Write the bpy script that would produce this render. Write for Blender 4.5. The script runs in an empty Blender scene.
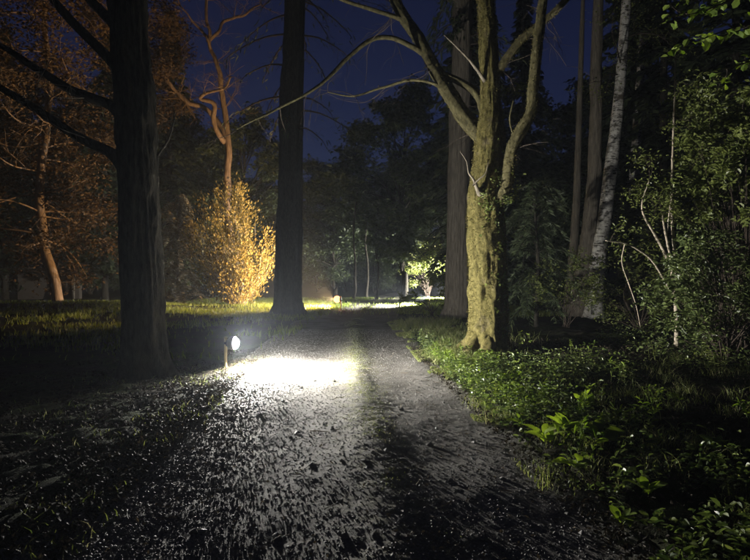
import bpy, math, random
import numpy as np

# ------------------------------------------------------------------ camera, sky, exposure
scene = bpy.context.scene
COL = scene.collection
FPX, CAMZ, HOR = 563.0, 1.5, 280.0

cam_d = bpy.data.cameras.new('camera')
cam = bpy.data.objects.new('camera', cam_d); COL.objects.link(cam)
cam.location = (0, 0, CAMZ); cam.rotation_euler = (math.radians(90), 0, 0)
cam_d.sensor_width = 36; cam_d.lens = 36 * FPX / 750
cam_d.clip_end = 3000; cam_d.clip_start = 0.05
scene.camera = cam

world = bpy.data.worlds.new('World'); scene.world = world
world.use_nodes = True
wn = world.node_tree.nodes; wl = world.node_tree.links
bgn = wn.get('Background') or wn.new('ShaderNodeBackground')
sky = wn.new('ShaderNodeTexSky'); sky.sky_type = 'NISHITA'; sky.sun_disc = False
sky.sun_elevation = math.radians(-4.0); sky.sun_rotation = 0.0; sky.ozone_density = 3.2; sky.dust_density = 0.2; sky.air_density = 1.0
wl.new(sky.outputs[0], bgn.inputs[0]); bgn.inputs[1].default_value = 0.11

vs = scene.view_settings
vs.view_transform = 'Standard'; vs.look = 'None'; vs.gamma = 1.0; vs.exposure = 2.0
vs.use_curve_mapping = False
scene.cycles.use_denoising = True
scene.cycles.max_bounces = 3; scene.cycles.diffuse_bounces = 1; scene.cycles.glossy_bounces = 1
scene.cycles.transmission_bounces = 3; scene.cycles.transparent_max_bounces = 8
scene.cycles.caustics_reflective = False; scene.cycles.caustics_refractive = False
scene.cycles.sample_clamp_indirect = 2.0

LAMP_W = dict(near_down=40, amber=2700, mid=3600, far=2800)

rng = np.random.default_rng(11)
random.seed(11)

# ------------------------------------------------------------------ noise
def _h(ix, iy, iz, s):
    h = (ix * 374761393 + iy * 668265263 + iz * 2147483647 % 4294967291 * 3 + s * 974711) & 0xFFFFFFFF
    h = ((h ^ (h >> 13)) * 1274126177) & 0xFFFFFFFF
    return ((h ^ (h >> 16)) & 0xFFFF) / 65535.0
def vnoise(x, y, z=0.0, s=0):
    x = np.asarray(x, float); y = np.asarray(y, float); z = np.zeros_like(x) + z
    xi, yi, zi = np.floor(x).astype(np.int64), np.floor(y).astype(np.int64), np.floor(z).astype(np.int64)
    fx, fy, fz = x - xi, y - yi, z - zi
    fx, fy, fz = [f * f * (3 - 2 * f) for f in (fx, fy, fz)]
    r = 0
    for dx in (0, 1):
        for dy in (0, 1):
            for dz in (0, 1):
                w = (fx if dx else 1 - fx) * (fy if dy else 1 - fy) * (fz if dz else 1 - fz)
                r = r + w * _h(xi + dx, yi + dy, zi + dz, s)
    return r * 2 - 1
def fbm(x, y, z=0.0, s=0, o=4):
    r = 0; a = 1.0; f = 1.0
    for i in range(o):
        ca, sa = math.cos(.6 + 1.1 * i), math.sin(.6 + 1.1 * i); xx = np.asarray(x, float); yy = np.asarray(y, float)
        r = r + a * vnoise((xx * ca - yy * sa) * f, (xx * sa + yy * ca) * f, np.asarray(z) * f, s + i * 17); a *= .5; f *= 2.03
    return r

# ------------------------------------------------------------------ terrain and path
_py = np.array([-10, 3, 10, 20, 30, 40, 55, 75, 110, 400.])
_px = np.array([.85, .10, -.34, -.75, -.30, .75, 2.6, 5.5, 11.5, 70.])
def path_x(y): return np.interp(y, _py, _px)
def sstep(a, b, x):
    t = np.clip((np.asarray(x, float) - a) / (b - a), 0, 1); return t * t * (3 - 2 * t)
def terrain(x, y):
    x = np.asarray(x, float); y = np.asarray(y, float)
    u = x - path_x(y)
    z = 0.05 * fbm(x * .25, y * .25, 0, 3, 3) * sstep(1.2, 4, np.abs(u))
    z = z + 0.16 * sstep(1.7, 4.5, u) * sstep(26, 16, y)                 # the right bank
    z = z + 0.30 * np.exp(-((y - 27.5) / 2.2) ** 2) * sstep(-8, -12, x)  # hump under the leaning tree
    z = z + 0.10 * np.exp(-((y - 29) / 3.0) ** 2) * sstep(-1.6, -3.0, x)
    z = z + 13 * sstep(84, 150, y) + 11 * sstep(62, 120, np.abs(x)) + .6 * fbm(x * .05, y * .05, 0, 5, 3) * sstep(84, 150, y)   # added rise that hides the orange sky glow at the horizon
    return z

# ------------------------------------------------------------------ mesh helpers
def build_mesh(name, V, faces, smooth=False):
    me = bpy.data.meshes.new(name)
    V = np.ascontiguousarray(V, np.float32)
    me.vertices.add(len(V)); me.vertices.foreach_set('co', V.ravel())
    faces = [np.asarray(f, np.int32) for f in faces if len(f)]
    idx = np.concatenate([f.ravel() for f in faces])
    tot = np.concatenate([np.full(len(f), f.shape[1], np.int32) for f in faces])
    st = np.concatenate([[0], np.cumsum(tot)[:-1]]).astype(np.int32)
    me.loops.add(len(idx)); me.loops.foreach_set('vertex_index', idx)
    me.polygons.add(len(tot)); me.polygons.foreach_set('loop_start', st)
    try: me.polygons.foreach_set('loop_total', tot)
    except Exception: pass
    me.polygons.foreach_set('use_smooth', np.full(len(tot), smooth, bool))
    me.update(calc_edges=True); me.validate()
    return me
class MB:
    def __init__(s): s.V = []; s.F = {}; s.n = 0
    def add(s, V, *faces):
        for f in faces:
            f = np.asarray(f)
            if len(f): s.F.setdefault(f.shape[1], []).append(f + s.n)
        s.V.append(np.asarray(V)); s.n += len(V)
    def mesh(s, name, smooth=False, origin=(0, 0, 0)):
        V = np.concatenate(s.V) - np.asarray(origin, float)
        return build_mesh(name, V, [np.concatenate(v) for v in s.F.values()], smooth)
def link(name, me, mat, parent=None, loc=(0, 0, 0), **props):
    o = bpy.data.objects.new(name, me); COL.objects.link(o)
    if mat is not None and len(me.materials) == 0: me.materials.append(mat)
    o.location = loc
    if parent is not None: o.parent = parent
    for k, v in props.items(): o[k] = v
    return o
def thing(name, label, cat, loc, group=None):
    o = bpy.data.objects.new(name, None); COL.objects.link(o)
    o.empty_display_size = .2; o.location = loc
    o['label'] = label; o['category'] = cat
    if group: o['group'] = group
    return o
def P(px, py, d):
    return np.array([(px - 375) / FPX * d, d, CAMZ - (py - HOR) / FPX * d])

def spline(pts, step):
    pts = np.asarray(pts, float)
    if len(pts) == 2: pts = np.array([pts[0], (pts[0] + pts[1]) / 2, pts[1]])
    p = np.vstack([2 * pts[0] - pts[1], pts, 2 * pts[-1] - pts[-2]])
    out = []
    for i in range(1, len(p) - 2):
        L = np.linalg.norm(p[i + 1, :3] - p[i, :3]); n = max(2, int(L / step))
        t = np.linspace(0, 1, n, endpoint=False)[:, None]
        a, b, c, d = p[i - 1], p[i], p[i + 1], p[i + 2]
        out.append(.5 * (2 * b + (c - a) * t + (2 * a - 5 * b + 4 * c - d) * t ** 2 + (3 * b - a - 3 * c + d) * t ** 3))
    out.append(p[-2][None]); return np.vstack(out)

def tube(mb, pts, rad, seg=10, step=.15, amp=0.0, fr=(4.0, 1.2), seed=0, flare=None, wob=0.0):
    """pts Nx3, rad N; bark relief amp is a share of the radius; flare=(count, strength, height)"""
    q = spline(np.column_stack([np.asarray(pts, float), np.asarray(rad, float)]), step)
    p, r = q[:, :3].copy(), np.maximum(q[:, 3], .0008)
    n = len(p)
    if wob:
        s = np.linspace(0, n * step, n)
        p[:, 0] += wob * vnoise(s * 1.3, s * 0 + seed, 0, 5); p[:, 2] += wob * vnoise(s * 1.3, s * 0 + seed + 9, 0, 6)
    T = np.gradient(p, axis=0); T /= np.linalg.norm(T, axis=1)[:, None] + 1e-9
    U = np.zeros_like(p)
    u = np.cross(T[0], [0.3, 0.9, 0.1]); u /= np.linalg.norm(u)
    for i in range(n):
        u = u - T[i] * u.dot(T[i]); u /= np.linalg.norm(u) + 1e-9; U[i] = u
    W = np.cross(T, U)
    a = np.linspace(0, 2 * np.pi, seg, endpoint=False)
    ca, sa = np.cos(a)[None], np.sin(a)[None]
    al = (np.arange(n) * step)[:, None]
    R = r[:, None] * np.ones((1, seg))
    if amp:
        nz = fbm(ca * fr[0] + 0 * al, sa * fr[0] + 0 * al, al * fr[1] + 0 * ca, seed, 4)
        R = R * (1 + amp * nz)
    if flare:
        k, stg, hh = flare
        lobes = .5 + .5 * np.cos(a * k + seed + .7 * np.sin(a * 2 + seed)); lobes = lobes ** 1.5
        hgt = np.clip(1 - (p[:, 2] - p[0, 2]) / hh, 0, 1)[:, None]
        R = R * (1 + stg * lobes[None] * hgt ** 2.2)
    V = p[:, None] + (ca[..., None] * U[:, None] + sa[..., None] * W[:, None]) * R[..., None]
    V = V.reshape(-1, 3)
    i = np.arange(n - 1)[:, None] * seg; j = np.arange(seg)[None]; j2 = (j + 1) % seg
    F = np.stack([i + j, i + j2, i + seg + j2, i + seg + j], -1).reshape(-1, 4)
    mb.add(V, F)
    b = mb.n
    # end caps
    for row, c in ((0, p[0]), (n - 1, p[-1])):
        ring = row * seg + np.arange(seg)
        off = b - len(V)
        mb.V.append(c[None]); ci = mb.n; mb.n += 1
        mb.F.setdefault(3, []).append(np.stack([ring + off, np.roll(ring, -1) + off, np.full(seg, ci)], -1))
    return p, r

LEAF4 = (np.array([[0, 0, 0], [.45, .5, .10], [1, 0, -.02], [.45, -.5, .10]]), np.array([[0, 1, 2], [0, 2, 3]]))
LEAF6 = (np.array([[0, 0, 0], [.3, .45, .12], [.72, .4, .08], [1, 0, -.12], [.72, -.4, .08], [.3, -.45, .12], [.5, 0, -.03]]),
         np.array([[0, 6, 1], [1, 6, 2], [2, 6, 3], [3, 6, 4], [4, 6, 5], [5, 6, 0]]))
SPRAY = (np.array([[0, .12, 0], [.5, .5, -.03], [1, .1, -.16], [1, -.1, -.16], [.5, -.5, -.03], [0, -.12, 0]]),
         np.array([[0, 5, 4], [0, 4, 1], [1, 4, 3], [1, 3, 2]]))
def norm(v): return v / (np.linalg.norm(v, axis=-1, keepdims=True) + 1e-9)
def leaves(mb, pos, dirs, up, L, Wd, tpl=LEAF4):
    T = norm(dirs); B = norm(np.cross(up, T)); N = np.cross(T, B)
    v, f = tpl
    L = np.broadcast_to(L, (len(pos),)); Wd = np.broadcast_to(Wd, (len(pos),))
    V = (pos[:, None] + T[:, None] * (v[None, :, 0, None] * L[:, None, None])
         + B[:, None] * (v[None, :, 1, None] * Wd[:, None, None]) + N[:, None] * (v[None, :, 2, None] * L[:, None, None]))
    F = f[None] + (np.arange(len(pos)) * len(v))[:, None, None]
    mb.add(V.reshape(-1, 3), F.reshape(-1, f.shape[1]))
def rdir(n): return norm(rng.normal(size=(n, 3)))

# ------------------------------------------------------------------ materials
def nd(nt, t, **kw):
    n = nt.nodes.new(t)
    for k, v in kw.items(): setattr(n, k, v)
    return n
def ramp(nt, fac, stops):
    r = nd(nt, 'ShaderNodeValToRGB'); e = r.color_ramp.elements
    while len(e) < len(stops): e.new(.5)
    for i, (p, c) in enumerate(stops): e[i].position = p; e[i].color = (*c, 1)
    nt.links.new(fac, r.inputs[0]); return r.outputs[0]
def new_mat(name):
    m = bpy.data.materials.new(name); m.use_nodes = True
    nt = m.node_tree; b = nt.nodes['Principled BSDF']; return m, nt, b, nt.nodes['Material Output']
def noise_n(nt, scale, detail=6, vec=None, rough=.6):
    n = nd(nt, 'ShaderNodeTexNoise'); n.inputs['Scale'].default_value = scale
    n.inputs['Detail'].default_value = detail; n.inputs['Roughness'].default_value = rough
    if vec is not None: nt.links.new(vec, n.inputs['Vector'])
    return n.outputs['Fac']
def objvec(nt, sc=(1, 1, 1)):
    tc = nd(nt, 'ShaderNodeTexCoord'); mp = nd(nt, 'ShaderNodeMapping'); mp.inputs['Scale'].default_value = sc
    nt.links.new(tc.outputs['Object'], mp.inputs['Vector']); return mp.outputs[0]
def bump(nt, b, h, strength, dist):
    bp = nd(nt, 'ShaderNodeBump'); bp.inputs['Strength'].default_value = strength; bp.inputs['Distance'].default_value = dist
    nt.links.new(h, bp.inputs['Height']); nt.links.new(bp.outputs[0], b.inputs['Normal'])
def mixc(nt, f, a, b):
    m = nd(nt, 'ShaderNodeMix'); m.data_type = 'RGBA'
    nt.links.new(f, m.inputs[0])
    for k, v in ((6, a), (7, b)):
        if isinstance(v, tuple): m.inputs[k].default_value = (*v, 1)
        else: nt.links.new(v, m.inputs[k])
    return m.outputs[2]

def leaf_mat(name, c1, c2, trans=.35, rough=.45, spec=.4, c3=None):
    m, nt, b, out = new_mat(name)
    g = nd(nt, 'ShaderNodeNewGeometry')
    st = [(0, c1), (1, c2)] if c3 is None else [(0, c1), (.75, c2), (1, c3)]
    c = ramp(nt, g.outputs['Random Per Island'], st)
    nt.links.new(c, b.inputs['Base Color']); b.inputs['Roughness'].default_value = rough
    b.inputs['Specular IOR Level'].default_value = spec
    tr = nd(nt, 'ShaderNodeBsdfTranslucent')
    hs = nd(nt, 'ShaderNodeHueSaturation'); hs.inputs['Value'].default_value = 1.25; hs.inputs['Saturation'].default_value = 1.15
    nt.links.new(c, hs.inputs['Color']); nt.links.new(hs.outputs[0], tr.inputs[0])
    mx = nd(nt, 'ShaderNodeMixShader'); mx.inputs[0].default_value = trans
    nt.links.new(b.outputs[0], mx.inputs[1]); nt.links.new(tr.outputs[0], mx.inputs[2]); nt.links.new(mx.outputs[0], out.inputs[0])
    return m
def bark_mat(name, stops, sc=(14, 14, 3), bumpd=.03, rough=.9, bs=.8):
    m, nt, b, out = new_mat(name)
    v = objvec(nt, sc); n1 = noise_n(nt, 1.0, 8, v, .65)
    nt.links.new(ramp(nt, n1, stops), b.inputs['Base Color']); b.inputs['Roughness'].default_value = rough
    b.inputs['Specular IOR Level'].default_value = .15
    bump(nt, b, n1, bs, bumpd); return m

M = {}
M['bark_dark'] = bark_mat('bark_dark', [(.3, (.014, .013, .011)), (.7, (.065, .058, .044))], sc=(18, 18, 6), bumpd=.05, bs=1.0)
M['bark_brown'] = bark_mat('bark_brown', [(.3, (.09, .078, .06)), (.72, (.33, .29, .23))], sc=(22, 22, 2.2), bumpd=.05)
M['bark_grey'] = bark_mat('bark_grey', [(.3, (.10, .085, .065)), (.7, (.30, .26, .2))], sc=(12, 12, 4))
M['bark_red'] = bark_mat('bark_red', [(.3, (.09, .06, .04)), (.7, (.27, .19, .13))], sc=(9, 9, 2))
M['twig_pale'] = bark_mat('twig_pale', [(.3, (.34, .28, .20)), (.7, (.58, .51, .40))], sc=(30, 30, 8), bumpd=.004)
M['twig_dark'] = bark_mat('twig_dark', [(.3, (.04, .03, .025)), (.7, (.10, .08, .06))], sc=(30, 30, 8), bumpd=.004)
# moss over bark
def moss_bark():
    m, nt, b, out = new_mat('moss_bark')
    v = objvec(nt, (1, 1, .7)); n1 = noise_n(nt, 16, 8, v, .7); n2 = noise_n(nt, 2.6, 5, v, .6); n3 = noise_n(nt, 70, 4, v, .6)
    moss = ramp(nt, n1, [(.28, (.04, .04, .014)), (.5, (.14, .12, .042)), (.75, (.265, .23, .086))])
    bark = ramp(nt, n3, [(.3, (.09, .07, .045)), (.7, (.26, .22, .15))])
    f = ramp(nt, n2, [(.28, (0, 0, 0)), (.44, (1, 1, 1))])
    nt.links.new(mixc(nt, f, bark, moss), b.inputs['Base Color']); b.inputs['Roughness'].default_value = .95
    b.inputs['Specular IOR Level'].default_value = .1
    ad = nd(nt, 'ShaderNodeMath', operation='ADD'); nt.links.new(n1, ad.inputs[0]); nt.links.new(n3, ad.inputs[1])
    bump(nt, b, ad.outputs[0], .9, .03); return m
M['moss_bark'] = moss_bark()
M['moss_limb'] = bark_mat('moss_limb', [(.3, (.03, .027, .014)), (.52, (.09, .08, .037)), (.72, (.17, .15, .08))], sc=(14, 14, 10), bumpd=.03)
def birch():
    m, nt, b, out = new_mat('birch_bark')
    v1 = objvec(nt, (4, 4, 15)); n1 = noise_n(nt, 1, 7, v1, .7)
    v2 = objvec(nt, (2.2, 2.2, 2.2)); n2 = noise_n(nt, 1, 6, v2, .65)
    white = ramp(nt, noise_n(nt, 1, 4, objvec(nt, (9, 9, 3))), [(.3, (.52, .50, .44)), (.7, (.80, .78, .72))])
    f = ramp(nt, n1, [(.41, (1, 1, 1)), (.49, (0, 0, 0))])
    c = mixc(nt, f, white, (.05, .042, .035))
    f2 = ramp(nt, n2, [(.56, (0, 0, 0)), (.66, (1, 1, 1))])
    c = mixc(nt, f2, c, (.09, .075, .055))
    nt.links.new(c, b.inputs['Base Color']); b.inputs['Roughness'].default_value = .8
    bump(nt, b, n1, .6, .02); return m
M['birch'] = birch()
# leaves
M['leaf_gold'] = leaf_mat('leaf_gold', (.15, .12, .035), (.38, .30, .10), .35, .5, .3, (.54, .45, .20))
M['leaf_copper'] = leaf_mat('leaf_copper', (.032, .021, .011), (.11, .068, .032), .25, .6, .2)
M['leaf_tan'] = leaf_mat('leaf_tan', (.15, .12, .07), (.34, .28, .18), .2, .6, .2)
M['leaf_dark'] = leaf_mat('leaf_dark', (.03, .046, .020), (.10, .13, .06), .2, .5, .35)
M['leaf_mid'] = leaf_mat('leaf_mid', (.09, .12, .03), (.24, .28, .075), .35, .42, .45)
M['leaf_bright'] = leaf_mat('leaf_bright', (.11, .17, .03), (.24, .32, .06), .4, .4, .4)
M['leaf_glossy'] = leaf_mat('leaf_glossy', (.055, .08, .025), (.16, .20, .065), .2, .36, .5)
M['leaf_cover'] = leaf_mat('leaf_cover', (.05, .08, .025), (.16, .21, .06), .3, .42, .45, (.32, .38, .11))
M['leaf_lime'] = leaf_mat('leaf_lime', (.19, .28, .04), (.36, .46, .09), .4, .5, .3)
M['needle'] = leaf_mat('needle', (.025, .038, .018), (.085, .11, .052), .1, .6, .25)
M['moss_tuft'] = leaf_mat('moss_tuft', (.07, .065, .02), (.225, .195, .065), .3, .8, .1)
M['grass'] = leaf_mat('grass', (.10, .14, .035), (.26, .29, .09), .35, .5, .35, (.38, .35, .19))
M['grass_lawn'] = leaf_mat('grass_lawn', (.14, .20, .04), (.30, .36, .09), .35, .5, .3)
M['litter'] = leaf_mat('litter', (.022, .018, .013), (.07, .056, .036), .1, .75, .15)
M['debris'] = leaf_mat('debris', (.06, .045, .03), (.30, .24, .15), .1, .7, .2)
# ground
def ground_mat():
    m, nt, b, out = new_mat('forest_soil')
    v = objvec(nt); n1 = noise_n(nt, 6, 8, v, .7); n2 = noise_n(nt, .6, 5, v); n3 = noise_n(nt, 60, 5, v)
    soil = ramp(nt, n1, [(.3, (.014, .012, .009)), (.7, (.06, .05, .036))])
    gr = ramp(nt, n1, [(.3, (.018, .026, .010)), (.7, (.06, .075, .025))])
    f = ramp(nt, n2, [(.42, (0, 0, 0)), (.58, (1, 1, 1))])
    nt.links.new(mixc(nt, f, soil, gr), b.inputs['Base Color']); b.inputs['Roughness'].default_value = .95
    b.inputs['Specular IOR Level'].default_value = .1
    bump(nt, b, n3, .9, .03); return m
M['ground'] = ground_mat()
def path_mat():
    m, nt, b, out = new_mat('gravel')
    v = objvec(nt); n1 = noise_n(nt, 45, 8, v, .75); n2 = noise_n(nt, 1.7, 6, v); n3 = noise_n(nt, 7, 6, v)
    st = ramp(nt, n1, [(.28, (.10, .092, .08)), (.5, (.22, .205, .185)), (.72, (.36, .34, .31))])
    f = ramp(nt, n2, [(.45, (0, 0, 0)), (.68, (.8, .8, .8))])
    c = mixc(nt, f, st, (.11, .095, .075))
    # moss and short grass growing along the crown between the wheel tracks
    at = nd(nt, 'ShaderNodeAttribute'); at.attribute_name = 'crown'
    mu = nd(nt, 'ShaderNodeMath', operation='MULTIPLY')
    nt.links.new(at.outputs['Fac'], mu.inputs[0]); nt.links.new(ramp(nt, n3, [(.42, (0, 0, 0)), (.6, (1, 1, 1))]), mu.inputs[1])
    c = mixc(nt, mu.outputs[0], c, (.17, .17, .06))
    nt.links.new(c, b.inputs['Base Color']); b.inputs['Roughness'].default_value = .85
    b.inputs['Specular IOR Level'].default_value = .3
    bump(nt, b, n1, .45, .011); return m
M['path'] = path_mat()
def stone_mat():
    m, nt, b, out = new_mat('gravel_stone')
    g = nd(nt, 'ShaderNodeNewGeometry')
    c = ramp(nt, g.outputs['Random Per Island'], [(0, (.09, .085, .08)), (.6, (.24, .23, .21)), (1, (.42, .40, .37))])
    nt.links.new(c, b.inputs['Base Color']); b.inputs['Roughness'].default_value = .7; return m
M['stone'] = stone_mat()
def plain(name, c, rough=.6, metal=0):
    m, nt, b, out = new_mat(name)
    n = noise_n(nt, 25, 5, objvec(nt))
    nt.links.new(ramp(nt, n, [(.3, tuple(x * .7 for x in c)), (.7, c)]), b.inputs['Base Color'])
    b.inputs['Roughness'].default_value = rough; b.inputs['Metallic'].default_value = metal
    bump(nt, b, n, .25, .004); return m
M['post'] = plain('post_paint', (.62, .48, .22), .5)
M['metal'] = plain('dark_metal', (.07, .07, .075), .4, .8)
M['wall'] = plain('old_render', (.14, .115, .09), .9)
def glow(name, c, s):
    m, nt, b, out = new_mat(name)
    b.inputs['Base Color'].default_value = (.8, .8, .8, 1)
    b.inputs['Emission Color'].default_value = (*c, 1); b.inputs['Emission Strength'].default_value = s; return m
M['bulb_white'] = glow('bulb_white', (1, .97, .90), 120)
M['bulb_near'] = glow('bulb_near', (1, .97, .90), 2500)
M['bulb_amber'] = glow('bulb_amber', (1, .21, .055), 2.6)

# ------------------------------------------------------------------ ground sheet
def axis(parts):
    return np.unique(np.concatenate([np.arange(a, b, s) for a, b, s in parts]))
def grid_faces(nx, ny):
    i = np.arange(ny - 1)[:, None] * nx; j = np.arange(nx - 1)[None]
    return np.stack([i + j, i + j + 1, i + nx + j + 1, i + nx + j], -1).reshape(-1, 4)
gx = axis([(-600, -140, 40), (-140, -60, 8), (-60, -20, 2), (-20, -6, .4), (-6, 9, .08), (9, 20, .4), (20, 60, 2), (60, 140, 8), (140, 601, 40)])
gy = axis([(-40, -4, 3), (-4, 2, .4), (2, 15, .08), (15, 40, .3), (40, 90, 2), (90, 170, 8), (170, 801, 40)])
X, Y = np.meshgrid(gx, gy)
u = X - path_x(Y)
Z = terrain(X, Y) + (.035 * fbm(X * 3.1, Y * 3.1, 0, 21, 4) + .02 * vnoise(X * 9, Y * 9, 0, 31)) * sstep(40, 20, Y)
inside = sstep(1.75, 1.25, u) * sstep(-2.4, -1.7, u)
Z = Z - .16 * inside
link('ground', build_mesh('ground', np.column_stack([X.ravel(), Y.ravel(), Z.ravel()]), [grid_faces(len(gx), len(gy))], True), M['ground'], kind='structure')

# gravel track with two wheel ruts and a raised crown
def path_z(u, y, fine=True):
    x = u + path_x(y)
    z = terrain(x, y) - .02
    z = z + .036 * np.exp(-(u / .24) ** 2) - .010 * np.exp(-((u - .72) / .34) ** 2) - .03 * np.exp(-((u + .72) / .36) ** 2)
    z = z + .016 * fbm(x * 1.1, y * .7, 0, 41, 3)
    if fine:
        rough = .33 + .6 * sstep(-.9, -1.8, u) + .4 * np.exp(-(u / .3) ** 2) + .35 * sstep(.9, 1.5, u)
        z = z + rough * (.0048 * fbm(x * 7, y * 7, 0, 51, 4) + .0032 * fbm(x * 19 + 3, y * 19, 0, 61, 2))
    edge = sstep(1.45, 1.85, u) + sstep(-2.1, -2.6, u)
    return z - .14 * edge
pu = np.arange(-2.6, 1.86, .018)
py_ = np.concatenate([np.arange(-4, 2.4, .12), np.arange(2.4, 7, .018), np.arange(7, 13, .035), np.arange(13, 26, .1), np.arange(26, 120, .6)])
U_, Y_ = np.meshgrid(pu, py_)
Zp = path_z(U_, Y_)
pm = build_mesh('gravel_track', np.column_stack([(U_ + path_x(Y_)).ravel(), Y_.ravel(), Zp.ravel()]), [grid_faces(len(pu), len(py_))], True)
at = pm.attributes.new('crown', 'FLOAT', 'POINT')
cr = np.exp(-(U_ / .33) ** 2) * (.55 + .45 * sstep(5, 10, Y_)) + .7 * sstep(1.15, 1.5, U_) + .4 * sstep(-1.3, -1.9, U_)
at.data.foreach_set('value', np.clip(cr, 0, 1).astype(np.float32).ravel())
path = link('gravel_path', pm, M['path'], kind='structure')

# loose gravel
OCT = (np.array([[1, 0, 0], [-1, 0, 0], [0, 1, 0], [0, -1, 0], [0, 0, 1], [0, 0, -1.]]),
       np.array([[0, 2, 4], [2, 1, 4], [1, 3, 4], [3, 0, 4], [2, 0, 5], [1, 2, 5], [3, 1, 5], [0, 3, 5]]))
def stones(mb, x, y, z, s):
    n = len(x)
    v = OCT[0][None] * (s[:, None, None] * rng.uniform(.55, 1.25, (n, 6, 1)))
    v = v + rng.normal(0, .18, (n, 6, 3)) * s[:, None, None]
    v[..., 2] *= .65
    a = rng.uniform(0, 6.28, n); c, sn = np.cos(a)[:, None], np.sin(a)[:, None]
    vx = v[..., 0] * c - v[..., 1] * sn; vy = v[..., 0] * sn + v[..., 1] * c
    V = np.stack([vx + x[:, None], vy + y[:, None], v[..., 2] + z[:, None]], -1)
    mb.add(V.reshape(-1, 3), (OCT[1][None] + (np.arange(n) * 6)[:, None, None]).reshape(-1, 3))
mb = MB()
n = 150000
y = 2.4 + (rng.random(n) ** 2.0) * 15; uu = rng.uniform(-2.3, 1.6, n)
s = .003 + .008 * rng.random(n) ** 3 + .007 * sstep(-.8, -1.8, uu) * rng.random(n)
keep = rng.random(n) < .6 + .4 * sstep(-.6, -1.5, uu)
uu, y, s = uu[keep], y[keep], s[keep]
stones(mb, uu + path_x(y), y, path_z(uu, y) + s * .2, s)
link('loose_gravel', mb.mesh('loose_gravel'), M['stone'], kind='stuff', label='loose grey gravel strewn over the rutted track', category='gravel')
mb = MB(); n = 20000
y = 2.6 + rng.random(n) * 8; uu = -1.8 - np.abs(rng.normal(0, 1.8, n)); x = uu + path_x(y)
s = .007 + .024 * rng.random(n) ** 2.5
stones(mb, x, y, terrain(x, y) + .02 * fbm(x * 3, y * 3, 0, 21, 2) + s * .3, s)
link('soil_clods', mb.mesh('soil_clods'), M['litter'], kind='stuff', label='crumbled dark soil clods along the left edge of the track', category='soil')
# the larger stones lying on the track, each a piece of it
for k in range(70):
    y1 = 2.9 + random.random() ** 1.6 * 6; u1 = random.uniform(-2.1, 1.5); s1 = random.uniform(.018, .038)
    q = MB(); stones(q, np.array([0.]), np.array([0.]), np.array([0.]), np.array([s1]))
    link('stone', q.mesh('stone'), M['stone'], path, (u1 + float(path_x(y1)), y1, float(path_z(np.array(u1), np.array(y1))) + s1 * .25))

mb = MB(); n = 900
y = 2.6 + rng.random(n) ** 1.6 * 9; uu = rng.uniform(-2, 1.5, n)
d = rdir(n); d[:, 2] *= .3
leaves(mb, np.stack([uu + path_x(y), y, path_z(uu, y) + .012], -1), d, rdir(n) * .4 + [0, 0, 1], rng.uniform(.015, .045, n), rng.uniform(.008, .026, n))
for k in range(60):
    y1 = 2.6 + random.random() ** 1.5 * 8; u1 = random.uniform(-2, 1.4); p0 = np.array([u1 + float(path_x(y1)), y1, float(path_z(np.array(u1), np.array(y1))) + .012])
    a = random.uniform(0, 6.28); L = random.uniform(.05, .22); dx = np.array([math.cos(a), math.sin(a), .02]) * L
    tube(mb, [p0, p0 + dx * .5 + rng.normal(0, .006, 3), p0 + dx], [.003, .0028, .0015], 4, .04)
link('fallen_debris', mb.mesh('fallen_debris'), M['debris'], kind='stuff', label='small dead leaves and twigs dropped on the gravel track', category='leaf litter')
def gz(x, y): return float(terrain(np.array(x), np.array(y)))
# ------------------------------------------------------------------ grass, ground cover
def blades(mb, x, y, z, h, w, lean=.45):
    n = len(x); a = rng.uniform(0, 6.28, n); dx, dy = np.cos(a), np.sin(a)
    b = rng.uniform(0, 6.28, n); l = h * lean * rng.uniform(.1, 1.4, n); lx, ly = np.cos(b) * l, np.sin(b) * l
    def pt(t, k): return np.stack([x + dx * w * k + lx * t * t, y + dy * w * k + ly * t * t, z + h * t * (1 - .25 * lean * t)], -1)
    V = np.stack([pt(0, -1), pt(0, 1), pt(.55, -.75), pt(.55, .75), pt(1, 0)], 1)
    o = (np.arange(n) * 5)[:, None]
    mb.add(V.reshape(-1, 3), np.concatenate([o + [0, 1, 3], o + [0, 3, 2], o + [2, 3, 4]]))
def zone(n, fx, fy): return fx(n), fy(n)
# verge right of the track
mb = MB()
n = 80000
y = rng.uniform(4.0, 20, n); uu = 1.15 + np.abs(rng.normal(0, .6, n)) * (.55 + 1.0 * sstep(8, 13, y))
x = uu + path_x(y)
k = (fbm(x * 1.6, y * 1.6, 0, 71, 3) > -.1 + .3 * sstep(10, 5, y)) & (rng.random(n) < sstep(4, 10, y) * .8 + .08)
x, y, uu = x[k], y[k], uu[k]
h = (.05 + .24 * rng.random(len(x)) * sstep(1.15, 1.9, uu)) * (.5 + .6 * sstep(6, 10, y))
blades(mb, x, y, terrain(x, y) - .01, h, .0035 + .0002 * y, .6)
n = 8000   # tufts scattered in the right foreground
cx = rng.uniform(1.2, 7, 150); cy = rng.uniform(2.6, 9.5, 150); pick = rng.integers(0, 150, n)
x = cx[pick] + rng.normal(0, .09, n); y = cy[pick] + rng.normal(0, .09, n)
k = x - path_x(y) > 1.15; x, y = x[k], y[k]
blades(mb, x, y, terrain(x, y) - .01, .06 + .16 * rng.random(len(x)), .0035, .8)
link('verge_grass', mb.mesh('verge_grass'), M['grass'], kind='stuff', label='rough tufted grass along the right edge of the track', category='grass')
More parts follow.
